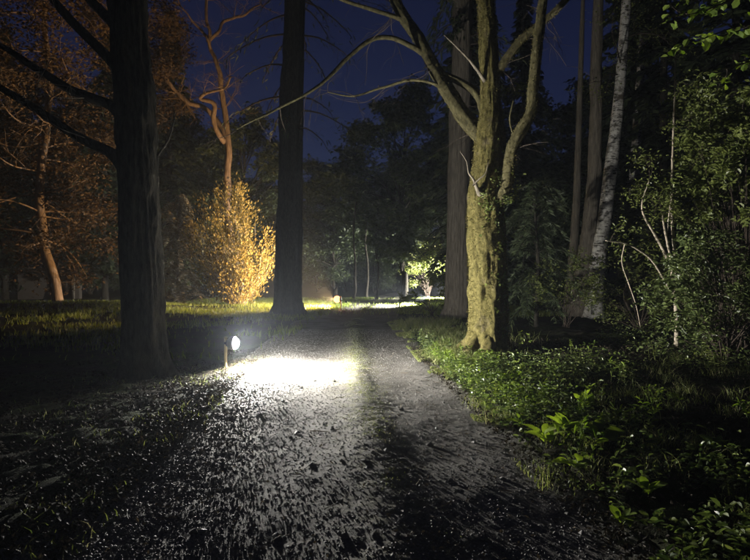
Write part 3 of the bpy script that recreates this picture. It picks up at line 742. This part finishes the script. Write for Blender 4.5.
for (a_, c_, d_) in [(500, 190, D), (506, 95, D + .2), (500, 205, D - .3)]:
    for k in range(4): twigs(mb, P(a_, c_, d_), np.array([.3, -.2, .3]) + rng.normal(0, .5, 3), .35, .005, 1, .6, 4, ends)
part('shoot', mb, M['twig_dark'], t, b, kind='stuff')
mb = MB(); clump_leaves(mb, ends, 4, .05, .06, .04, LEAF6); part('leaf_spray', mb, M['leaf_mid'], t, b, False, kind='stuff')

# --- birches and their neighbours on the right
D = 21.5
t, b = make_tree('birch_tree', 'pale birch with dark scars leaning right beyond the mossy tree', 'tree', base_at(594, D))
p, r = trunk_px(t, b, [(594, 326, D, 12), (594, 314, D, 9.5), (595, 295, D, 8.2), (599, 255, D, 7.2), (605, 215, D, 6.5), (610, 175, D, 6.2), (616, 125, D, 5.6), (621, 75, D, 5), (625, 20, D, 4.5), (629, -40, D, 3.8), (636, -160, D, 2)], M['birch'], 26, .1, .07, (3, 1.4), 51, (4, .5, .7))
mb = MB(); ends = []
for k in range(14):
    i = rng.integers(int(len(p) * .5), len(p)); a = rng.uniform(0, 6.28)
    twigs(mb, p[i], np.array([math.cos(a), math.sin(a), .5]), rng.uniform(1.2, 2.6), .03, 2, .5, 4, ends, -.1, 3)
part('branch_spray', mb, M['twig_dark'], t, b, kind='stuff')
leafy(t, b, ends, 4, .25, .09, .06, M['leaf_mid'])
D = 22.3
t, b = make_tree('rough_barked_tree', 'rough brown trunk touching the left side of the birch', 'tree', base_at(579, D))
trunk_px(t, b, [(578, 325, D, 13), (579, 312, D, 10.5), (582, 290, D, 9.6), (587, 250, D, 8.2), (592, 205, D, 7), (595, 150, D, 6.2), (596, 100, D, 5.7), (597, 40, D, 5.2), (600, -60, D, 4), (604, -180, D, 2)], M['bark_brown'], 26, .1, .16, (3, 1.2), 52, (5, .4, .8))
D = 24
t, b = make_tree('slim_tree', 'thin dark trunk left of the two trunks of the birch pair', 'tree', base_at(569, D))
trunk_px(t, b, [(568, 318, D, 6), (570, 290, D, 4.4), (574, 240, D, 4), (577, 190, D, 3.4), (579, 120, D, 2.8), (583, 0, D, 2), (585, -60, D, 1)], M['bark_brown'], 14, .15, .12, (3, 1), 53, (4, .4, .6))
D = 28
t, b = make_tree('birch_tree', 'farther thin birch whose pale upper trunk shows top right', 'tree', base_at(630, D))
trunk_px(t, b, [(630, 314, D, 6), (632, 250, D, 5), (634, 180, D, 4.6), (638, 110, D, 4.2), (642, 60, D, 4), (646, 5, D, 3.6), (650, -60, D, 3), (655, -140, D, 1.5)], M['birch'], 16, .15, .08, (3, 1.4), 54)

# --- multi-stemmed pale shrub
t, b = make_tree('stemmy_shrub', 'shrub of pale bare stems fanning up behind the glossy bush', 'shrub', base_at(676, 10.9))
D = 10.9
for rows in ([(677, 365, D, 3), (676, 310, D, 2.4), (674, 287, D, 2.2), (667, 259, D, 1.8), (655, 235, D, 1.5), (644, 214, D - .2, 1.2), (643, 200, D - .2, .9), (650, 180, D - .2, .7)],
             [(676, 300, D, 2), (671, 262, D - .1, 1.6), (666, 235, D - .1, 1.4), (662, 212, D - .1, 1)],
             [(667, 240, D - .1, 1.2), (668, 225, D - .1, 1.0), (670, 205, D - .15, .8)],
             [(678, 363, D + .1, 2.4), (676, 290, D + .1, 1.9), (674, 250, D + .1, 1.7), (672, 209, D + .1, 1.5), (673, 160, D + .2, 1.3), (675, 60, D + .3, .8)],
             [(672, 292, D - .1, 1.4), (653, 262, D - .3, 1.1), (640, 251, D - .4, 1), (626, 244, D - .5, .9), (606, 241, D - .6, .6)],
             [(625, 244, D - .5, .7), (622, 262, D - .5, .6), (628, 282, D - .5, .6), (636, 305, D - .5, .5), (641, 328, D - .5, .3)]):
    mb = MB(); tube(mb, [P(a, c, d) for a, c, d, r_ in rows], [.85 * r_ * d / FPX for a, c, d, r_ in rows], 8, .06, .08, (3, 3), 9, wob=.012)
    part('stem', mb, M['twig_pale'], t, b)
ends = []; mb = MB()
for (a_, c_) in [(650, 180), (662, 212), (670, 205), (674, 130), (675, 80), (660, 200), (690, 170), (640, 195), (690, 120), (610, 242), (640, 250)]:
    for k in range(3): twigs(mb, P(a_, c_, D + .1), rng.normal(0, .7, 3) + [.1, 0, .2], rng.uniform(.3, .7), .005, 1, .6, 4, ends, -.03, 3)
part('twig_spray', mb, M['twig_dark'], t, b, kind='stuff')
leafy(t, b, ends, 4, .10, .065, .04, M['leaf_mid'], LEAF6)

# --- leafy masses on the right
def shrub(name, label, px, d, pxc, pyc, rx, ry, rdep, nb, per, L, mat, sp=.09, tpl=LEAF6, cat='bush', levels=1):
    t, b = make_tree(name, label, cat, base_at(px, d)); c = P(pxc, pyc, d); s = d / FPX
    mb = MB(); ends = []
    for k in range(nb):
        tgt = ellipsoid_pts(c, [rx * s, rdep, ry * s], 1, .3)[0]
        if tgt[2] < b[2] + .1: tgt[2] = b[2] + .1 + .2 * random.random()
        mid = (b + tgt) / 2 + [0, 0, .15 * np.linalg.norm(tgt - b)] + rng.normal(0, .1, 3)
        pts = [b + rng.normal(0, .06, 3) * [1, 1, 0], mid, tgt]
        tube(mb, pts, [.011, .007, .003], 5, .2)
        e = []; twigs(mb, tgt, tgt - mid, rng.uniform(.3, .6), .005, levels, .7, 4, e, -.05, 4); ends += e
    part('stem_cluster', mb, M['twig_dark'], t, b, kind='stuff')
    leafy(t, b, ends, per, sp, L, L * .55, mat, tpl)
    return t, b
shrub('glossy_bush', 'glossy dark leaved bush at the right edge below the pale stems', 722, 9.2, 722, 300, 58, 62, .9, 64, 6, .085, M['leaf_glossy'])
shrub('leafy_bush', 'tall leafy bush lit green behind the glossy bush at right', 742, 10.9, 728, 165, 58, 82, .8, 80, 6, .105, M['leaf_mid'])
shrub('beech_sapling', 'low green sapling spreading in front of the birch foot', 566, 15.5, 572, 288, 40, 26, .7, 18, 5, .085, M['leaf_mid'], cat='sapling')
shrub('bramble_bush', 'tangled bramble under the thin trunks right of the birch', 640, 15, 640, 300, 48, 34, .9, 26, 4, .075, M['leaf_mid'])
shrub('dark_bush', 'dark bush beside the track below the furrowed trunk', 432, 24, 432, 300, 26, 22, .9, 22, 6, .11, M['leaf_mid'])
# feathery evergreen right of the mossy trunk
t, b = make_tree('young_conifer', 'young feathery conifer half hidden right of the mossy trunk', 'conifer', base_at(536, 16))
mbs, mb = MB(), MB()
tube(mbs, [b - [0, 0, .1], b + [.05, 0, 2], b + [-.1, 0, 4.0]], [.07, .05, .01], 8, .2, .1)
for k in range(64):
    z0 = .3 + 3.9 * rng.random(); L = (1.7 - z0 * .24) * rng.uniform(.35, 1.25); a = rng.uniform(0, 6.28)
    dx = np.array([math.cos(a), math.sin(a), 0]); p0 = b + [0, 0, z0]
    pts = np.array([p0, p0 + dx * L * .4 + [0, 0, .15], p0 + dx * L * .8 + [0, 0, -.1], p0 + dx * L + [0, 0, -.4]])
    tube(mbs, pts, [.015, .01, .007, .003], 4, .2)
    q = np.repeat(spline(pts, .06)[3:], 4, 0); n = len(q); side = np.cross(dx, [0, 0, 1])
    dd = norm(side[None] * rng.choice([-1, 1], (n, 1)) + dx * .8 + rng.normal(0, .4, (n, 3)) - [0, 0, .7])
    leaves(mb, q, dd, np.tile([0, 0, 1.], (n, 1)), rng.uniform(.08, .26, n), rng.uniform(.014, .03, n))
part('trunk', mbs, M['bark_dark'], t, b); part('crown', mb, M['leaf_dark'], t, b, False, kind='stuff')
# overhanging branch with large leaves, top right: the leaves are large enough to pick out
t, b = make_tree('sycamore_tree', 'tree just right of the frame whose broad yellow green leaves overhang', 'tree', base_at(800, 7.6))
trunk_px(t, b, [(800, 395, 7.6, 9), (800, 300, 7.6, 8), (796, 150, 7.6, 7), (790, 40, 7.6, 6), (785, -80, 7.6, 4), (780, -200, 7.6, 2)], M['bark_grey'], 14, .1, .1, (3, 1), 61, (4, .4, .4))
lm = MB(); leaves(lm, np.zeros((1, 3)), np.array([[1., 0, 0]]), np.array([[0, 0, 1.]]), 1.0, .95, LEAF6)
leaf_me = lm.mesh('broad_leaf', False)
lmats = []
for c in ((.13, .20, .035), (.18, .26, .045), (.23, .31, .06)):
    lmats.append(leaf_mat('broad_leaf', c, tuple(v * 1.1 for v in c), .45, .4, .4))
lmes = []
for m_ in lmats:
    q = leaf_me.copy(); q.materials.append(m_); lmes.append(q)
mb = MB(); tips = []
for rows in ([(789, 30, 7.6), (745, 25, 7.4), (705, 38, 7.2), (682, 48, 7.1)], [(788, 0, 7.6), (740, -2, 7.3), (700, 12, 7.2), (668, 18, 7.1)],
             [(790, 70, 7.6), (760, 60, 7.3), (735, 66, 7.1), (722, 70, 7.0)], [(787, -20, 7.6), (750, -14, 7.8), (715, -6, 7.9), (690, 0, 8)]):
    q, _ = tube(mb, [P(*r_) for r_ in rows], [.014, .01, .007, .003], 6, .08, wob=.02)
    tips += list(q[len(q) // 4:])
    for k in range(5):
        i = rng.integers(len(q) // 4, len(q)); e = []
        twigs(mb, q[i], rng.normal(0, .5, 3) + [-.5, 0, -.1], .28, .004, 0, .6, 4, e); tips += e
part('branch_spray', mb, M['twig_dark'], t, b, kind='stuff')
from mathutils import Vector, Matrix
for k in range(170):
    tp = np.array(tips[rng.integers(0, len(tips))]) + rng.normal(0, .05, 3) * [1, 1, .6]
    d = Vector((rng.normal(-.3, .6), rng.normal(0, .6), rng.normal(-.35, .25))).normalized()
    up = Vector((rng.normal(0, .35), rng.normal(0, .35), 1)); yv = up.cross(d).normalized(); zv = d.cross(yv)
    o = link('leaf', lmes[k % 3], None, t); s_ = rng.uniform(.075, .13)
    m4 = Matrix((d, yv, zv)).transposed().to_4x4(); m4.translation = Vector(tp - b)
    o.matrix_local = m4 @ Matrix.Scale(s_, 4)

# ------------------------------------------------------------------ broad-leaved plants in the foreground
dm = MB()
prof = [(0, .02), (.15, .10), (.4, .24), (.65, .28), (.85, .19), (1, .0)]
V, F = [], []
for i, (s_, w_) in enumerate(prof):
    zz = .35 * s_ - .55 * s_ * s_
    V += [[s_, w_, zz + .05 * w_], [s_, 0, zz - .03], [s_, -w_, zz + .05 * w_]]
for i in range(len(prof) - 1):
    for j in (0, 1): F.append([i * 3 + j, i * 3 + j + 1, i * 3 + j + 4, i * 3 + j + 3])
dock_me = build_mesh('dock_leaf', np.array(V), [np.array(F)], True); dock_me.materials.append(M['leaf_lime'])
dock2_me = dock_me.copy(); dock2_me.materials.clear(); dock2_me.materials.append(M['leaf_bright'])
def rosette(label, px, py, nl, L, tilt=.75, me=dock_me, group='broad leaved weeds on the right bank'):
    d = CAMZ * FPX / (py - HOR); d = (CAMZ - .12) * FPX / (py - HOR)
    bb = base_at(px, d, .07); t = thing('dock_plant', label, 'plant', tuple(bb), group)
    for k in range(nl):
        o = link('leaf', me, None, t); a = 6.283 * k / nl * 1.0 + rng.uniform(-.5, .5); s_ = L * rng.uniform(.6, 1.2)
        o.rotation_euler = (rng.uniform(-.3, .3), -rng.uniform(tilt * .4, tilt * 1.3), a); o.scale = (s_, s_ * rng.uniform(.8, 1.2), s_)
        o.location = (rng.normal(0, .02), rng.normal(0, .02), rng.uniform(0, .03))
    return t
rosette('largest lime green broad leaved weed, centre of the right bank', 566, 428, 22, .20)
rosette('lime green weed just left of the largest one, beside the gravel', 546, 436, 9, .20)
rosette('lime green weed standing right of the largest one', 598, 434, 9, .21)
rosette('small lime rosette in front of the largest weed', 574, 461, 12, .14, .6)
rosette('upright bright weed behind the largest one', 584, 404, 12, .19, 1.0)
rosette('pale green weed on the verge in front of the mossy roots', 505, 392, 14, .18, 1.0, dock2_me)
rosette('pale green weed at the gravel edge left of the lime weeds', 520, 420, 9, .13, .8, dock2_me)
rosette('dim green weed low in the right foreground', 648, 486, 10, .13, .9, dock2_me)
rosette('small dim weed at the gravel edge in the right foreground', 622, 516, 9, .09, .8, dock2_me)
rosette('dim weed farthest right in the foreground', 715, 448, 9, .13, .9, dock2_me)
def upright_weed(label, px, d, H, ns, mat):
    bb = base_at(px, d); t = thing('leafy_weed', label, 'plant', tuple(bb), 'upright weeds on the right bank')
    ms, ml = MB(), MB()
    for k in range(ns):
        a = rng.uniform(0, 6.28); ln = rng.uniform(.1, .4); h = H * rng.uniform(.6, 1)
        o = bb + rng.normal(0, .05, 3) * [1, 1, 0]
        pts = np.array([o, o + [math.cos(a) * ln * h * .4, math.sin(a) * ln * h * .4, h * .5], o + [math.cos(a) * ln * h, math.sin(a) * ln * h, h]])
        tube(ms, pts, [.005, .004, .002], 5, .08)
        q = np.repeat(spline(pts, .06)[1:], 2, 0); n = len(q); d_ = rdir(n); d_[:, 2] = np.abs(d_[:, 2]) * .3
        leaves(ml, q, d_, norm(rng.normal(0, .3, (n, 3)) + [0, 0, 1]), rng.uniform(.04, .09, n), rng.uniform(.02, .045, n), LEAF6)
    part('stem', ms, M['leaf_mid'], t, bb); part('foliage', ml, mat, t, bb, False, kind='stuff')
upright_weed('tall pale weed in the shadow right of the mossy roots', 521, 10.6, .45, 7, M['leaf_bright'])
upright_weed('leafy weed standing at the front of the tree shadow', 580, 9.3, .42, 6, M['leaf_bright'])
upright_weed('thin weed alone in the dark ground below the birch', 655, 9.4, .40, 5, M['leaf_mid'])
upright_weed('bushy weed below the glossy bush at the right edge', 716, 8.2, .40, 9, M['leaf_mid'])
upright_weed('bushy weed at the verge left of the mossy roots', 447, 11.6, .35, 7, M['leaf_bright'])
upright_weed('low bushy weed between the lime weeds and the shadow', 628, 7.6, .28, 8, M['leaf_mid'])

# ------------------------------------------------------------------ background trees
back_tree('dark_tree', 'tree', BRO[2], 244, 47, 'dark tree behind the golden bush and the bare limbs', .93, .3)
back_tree('broad_dark_tree', 'tree', BRO[2], 404, 44, 'widest dark crown over the far end of the track', 1.0, .5)
back_tree('broad_dark_tree', 'tree', BRO[0], 335, 50, 'dark rounded crown just right of the massive straight trunk', 1.0, 1.2)
back_tree('tall_conifer', 'conifer', CON[0], 472, 33, 'tall dark conifer behind the furrowed trunk and the mossy fork', .95, .7)
back_tree('tall_conifer', 'conifer', CON[1], 524, 36, 'narrow tall conifer seen through the right fork of the mossy tree', .92, 2.0)
back_tree('tall_conifer', 'conifer', CON[0], 622, 33, 'tall dark conifer filling the space behind the birch pair', .9, 3.0)
back_tree('tall_conifer', 'conifer', CON[1], 664, 24, 'dark conifer behind the pale stemmed shrub', .9, 4.0)
back_tree('tall_conifer', 'conifer', CON[0], 735, 21, 'darkest conifer at the right edge behind the leafy bushes', .8, 5.0)
back_tree('tall_conifer', 'conifer', CON[0], 5, 44, 'tall dark conifer at the far left edge', .9, 1.0)
back_tree('tall_conifer', 'conifer', CON[1], 105, 42, 'dark conifer behind the leaning copper tree', .95, 2.2)
back_tree('tall_conifer', 'conifer', CON[0], 170, 46, 'dark conifer rising behind the feathery tan shrub', 1.0, 4.1)
back_tree('understory_tree', 'tree', BRO[1], 375, 62, 'low dark tree past the bend on the left of the track', 1.0, .2)
back_tree('understory_tree', 'tree', BRO[1], 318, 68, 'low dark tree far off behind the amber lamp', 1.1, 1.0)
back_tree('understory_tree', 'tree', BRO[1], 90, 58, 'low dark tree far behind the leaning trunk', 1.1, 2.0)
back_tree('understory_tree', 'tree', BRO[1], 210, 60, 'low dark tree far behind the golden bush', 1.2, 3.0)
back_tree('understory_tree', 'tree', BRO[1], 545, 30, 'low dark tree between the mossy trunk and the birch pair', .8, 4.0)
back_tree('understory_tree', 'tree', BRO[1], 690, 27, 'low dark tree deep behind the pale stems', .9, 5.0)
for k, (px_, d_, pr, sc_) in enumerate([(20, 58, 2, 1.25), (70, 62, 2, 1.3), (130, 57, 2, 1.25), (185, 64, 2, 1.25), (240, 66, 0, 1.0), (290, 60, 0, .95),
        (345, 72, 0, 1.0), (395, 78, 2, .95), (440, 66, 2, 1.0), (490, 60, 2, 1.1), (535, 52, 0, .95), (590, 50, 2, 1.15), (650, 46, 2, 1.15), (700, 42, 2, 1.1), (750, 40, 2, 1.1)]):
    back_tree('wood_tree', 'tree', BRO[pr], px_, d_, 'dense dark tree in the far wood that closes the view', sc_, k * 1.3, 'dark trees of the far wood')
# undergrowth that the lamp behind the bend lights green
shrub('lamp_lit_bush', 'yellow green bush lit by a hidden lamp beyond the bend', 428, 47, 426, 262, 26, 26, 1.6, 46, 8, .22, M['grass'], .25)
t, b = make_tree('pale_sapling', 'thin pale trunk lit beside the bend of the track', 'tree', base_at(405, 47))
trunk_px(t, b, [(405, 300, 47, 2.2), (405, 285, 47, 1.7), (404, 262, 47, 1.5), (402, 245, 47, 1.2), (405, 190, 47, .8)], M['birch'], 10, .25, .1, (2, 1), 71)
for px_, d_, lb in ((354, 43, 'thin grey trunk nearest the amber lamp in the dark stand'), (366, 46, 'thin grey trunk in the middle of the dark stand past the amber lamp'), (377, 44, 'thin grey trunk on the right of the dark stand past the amber lamp')):
    t, b = make_tree('slim_tree', lb, 'tree', base_at(px_, d_), 'thin trunks past the amber lamp')
    trunk_px(t, b, [(px_, 301, d_, 1.7), (px_ + 1.5, 270, d_, 1.2), (px_ - .5, 240, d_, 1.0), (px_ + 3, 190, d_, .6)], M['bark_dark'], 9, .3, .25, (2, 1), int(px_), wob=.05)
# dim garden wall with a pale post, far left
wb = np.array([(50 - 375) / FPX * 44, 44, 0.]); t = thing('garden_wall', 'dim low wall behind the leaning copper tree', 'wall', tuple(wb))
def box(mb, c, h):
    c = np.asarray(c, float); h = np.asarray(h, float)
    V = np.array([[x, y, z] for z in (-1, 1) for y in (-1, 1) for x in (-1, 1)]) * h + c
    mb.add(V, np.array([[0, 2, 3, 1], [4, 5, 7, 6], [0, 1, 5, 4], [2, 6, 7, 3], [0, 4, 6, 2], [1, 3, 7, 5]]))
mb = MB(); box(mb, [0, 0, 1.15], [2.4, .2, 1.2]); link('wall_body', mb.mesh('wall_body'), M['wall'], t)
mb = MB(); box(mb, [0, 0, 2.42], [2.5, .28, .06]); link('coping', mb.mesh('coping'), M['wall'], t)
mb = MB(); box(mb, [2.0, -.3, 1.1], [.07, .07, 1.2]); link('gate_post', mb.mesh('gate_post'), M['bark_grey'], t)

# ------------------------------------------------------------------ path lamps
def uv_sphere(mb, c, r, nu=14, nv=9, squash=1.0):
    th = np.linspace(0, np.pi, nv); ph = np.linspace(0, 2 * np.pi, nu, endpoint=False)
    V = np.stack([np.outer(np.sin(th), np.cos(ph)), np.outer(np.sin(th), np.sin(ph)), np.outer(np.cos(th), np.ones(nu)) * squash], -1).reshape(-1, 3) * r + c
    i = np.arange(nv - 1)[:, None] * nu; j = np.arange(nu)[None]; j2 = (j + 1) % nu
    mb.add(V, np.stack([i + j, i + nu + j, i + nu + j2, i + j2], -1).reshape(-1, 4))
def path_lamp(label, x, y, H, aim, bulb, col, beams, rb=.06, group='path lamps', hood=0, spot=None):
    """post with a round opal head on the side it shines to; aim is that direction on the ground"""
    bz = gz(x, y); t = thing('path_lamp', label, 'lamp', (x, y, bz), group)
    a = np.array([aim[0], aim[1], 0.]); a /= np.linalg.norm(a); hc = a * (rb + .035) + [0, 0, H]
    mb = MB(); tube(mb, [[0, 0, -.1], [0, 0, H * .5], [0, 0, H + rb * .9]], [.026, .026, .026], 16, .05); link('post', mb.mesh('post', True), M['post'], t)
    mb = MB(); tube(mb, [[0, 0, -.02], [0, 0, .012]], [.05, .045], 16, .01); link('base_plate', mb.mesh('base_plate', True), M['metal'], t)
    mb = MB(); uv_sphere(mb, np.array([0, 0, H + rb * .9]), .03, 16, 8, .6); link('cap', mb.mesh('cap', True), M['post'], t)
    mb = MB(); tube(mb, [a * .02 + [0, 0, H], a * .05 + [0, 0, H]], [rb * .55, rb * .7], 16, .01); link('collar', mb.mesh('collar', True), M['metal'], t)
    mb = MB(); uv_sphere(mb, hc, rb); link('globe', mb.mesh('globe', True), bulb, t)
    mb = MB(); tube(mb, [a * -.028 + [0, 0, H * .95], a * -.034 + [.004, 0, H * .5], a * -.03 + [0, 0, .03], a * -.10 + [.02, -.01, .006], a * -.22 + [.05, -.05, -.03]], [.006] * 5, 8, .02); link('cable', mb.mesh('cable', True), M['metal'], t)
    mb = MB(); tube(mb, [[0, 0, H - .02], [0, 0, H + .02]], [.034, .034], 16, .01); link('bracket', mb.mesh('bracket', True), M['metal'], t)
    if hood:                                                     # metal cup behind the globe, open on the lit side
        th = np.linspace(0, math.radians(hood), 12); ph = np.linspace(0, 2 * np.pi, 28, endpoint=False)
        side = np.array([-a[1], a[0], 0]); upv = np.array([0, 0, 1.]); V = []
        for rr in (rb * 1.10, rb * 1.16):
            V.append((hc + rr * (-a * np.cos(th)[:, None, None] + np.sin(th)[:, None, None] * (side * np.cos(ph)[None, :, None] + upv * np.sin(ph)[None, :, None]))).reshape(-1, 3))
        ii = np.arange(11)[:, None] * 28; jj = np.arange(28)[None]; j2 = (jj + 1) % 28
        f = np.stack([ii + jj, ii + j2, ii + 28 + j2, ii + 28 + jj], -1).reshape(-1, 4)
        e = 11 * 28 + np.arange(28); e2 = 11 * 28 + (np.arange(28) + 1) % 28
        mb = MB(); mb.add(np.vstack(V), f, f[:, ::-1] + 336, np.stack([e, e2, e2 + 336, e + 336], -1)); link('hood', mb.mesh('hood', True), M['metal'], t)
    for k, (w, dr, ang, blend) in enumerate(beams):
        ld = bpy.data.lights.new('lamp_beam', 'SPOT'); ld.energy = w; ld.color = col
        ld.spot_size = math.radians(ang); ld.spot_blend = blend; ld.shadow_soft_size = .03
        lo = bpy.data.objects.new('lamp_beam', ld); COL.objects.link(lo); lo.parent = t
        lo.location = tuple(hc + (a if spot is None else np.array(spot, float)) * (rb + .032))
        lo.rotation_euler = Vector(dr).to_track_quat('-Z', 'Y').to_euler()
    return t
Wt = (1, .96, .88); Am = (1, .63, .27)
path_lamp('small post lamp shining white on the left edge of the track', -2.52, 9.5, .44, (1, -.14), M['bulb_near'], Wt,
          [(LAMP_W['near_down'], (1, -.1, -.20), 140, 1)], .10, hood=108, spot=(.35, 0, -.97))
path_lamp('small post lamp glowing amber beside the massive straight trunk', -1.75, 29.0, .50, (-1, .25), M['bulb_amber'], Am,
          [(LAMP_W['amber'], (-1, .12, .10), 180, .8)], .18)
path_lamp('small white lamp at the verge just left of the furrowed trunk', 3.2, 33, .45, (-1, -.1), M['bulb_white'], Wt,
          [(LAMP_W['mid'], (-1, .05, -.22), 110, .8)])
path_lamp('farthest white lamp lighting the bush beyond the bend', 5.6, 44, .45, (-.4, 1), M['bulb_white'], Wt,
          [(LAMP_W['far'], (-.75, 1, .12), 160, .6)])

# ------------------------------------------------------------------ thin volume added to scatter a glow round the lamps, standing for lens glare
mb = MB(); box(mb, [0, 380, 17], [660, 470, 18.2])
hm = bpy.data.materials.new('glow_haze'); hm.use_nodes = True; hn = hm.node_tree; hn.nodes.clear()
ho = hn.nodes.new('ShaderNodeOutputMaterial'); hv = hn.nodes.new('ShaderNodeVolumePrincipled')
hv.inputs['Color'].default_value = (.80, .88, 1, 1); hv.inputs['Density'].default_value = .0012; hv.inputs['Anisotropy'].default_value = .45
for k_ in ('Density Attribute', 'Color Attribute', 'Temperature Attribute'):
    if k_ in hv.inputs: hv.inputs[k_].default_value = ''
hn.links.new(hv.outputs[0], ho.inputs['Volume'])
link('glow_haze', mb.mesh('glow_haze'), hm, kind='stuff', label='thin bluish volume added for the lens glow round the lamps', category='glow_haze')
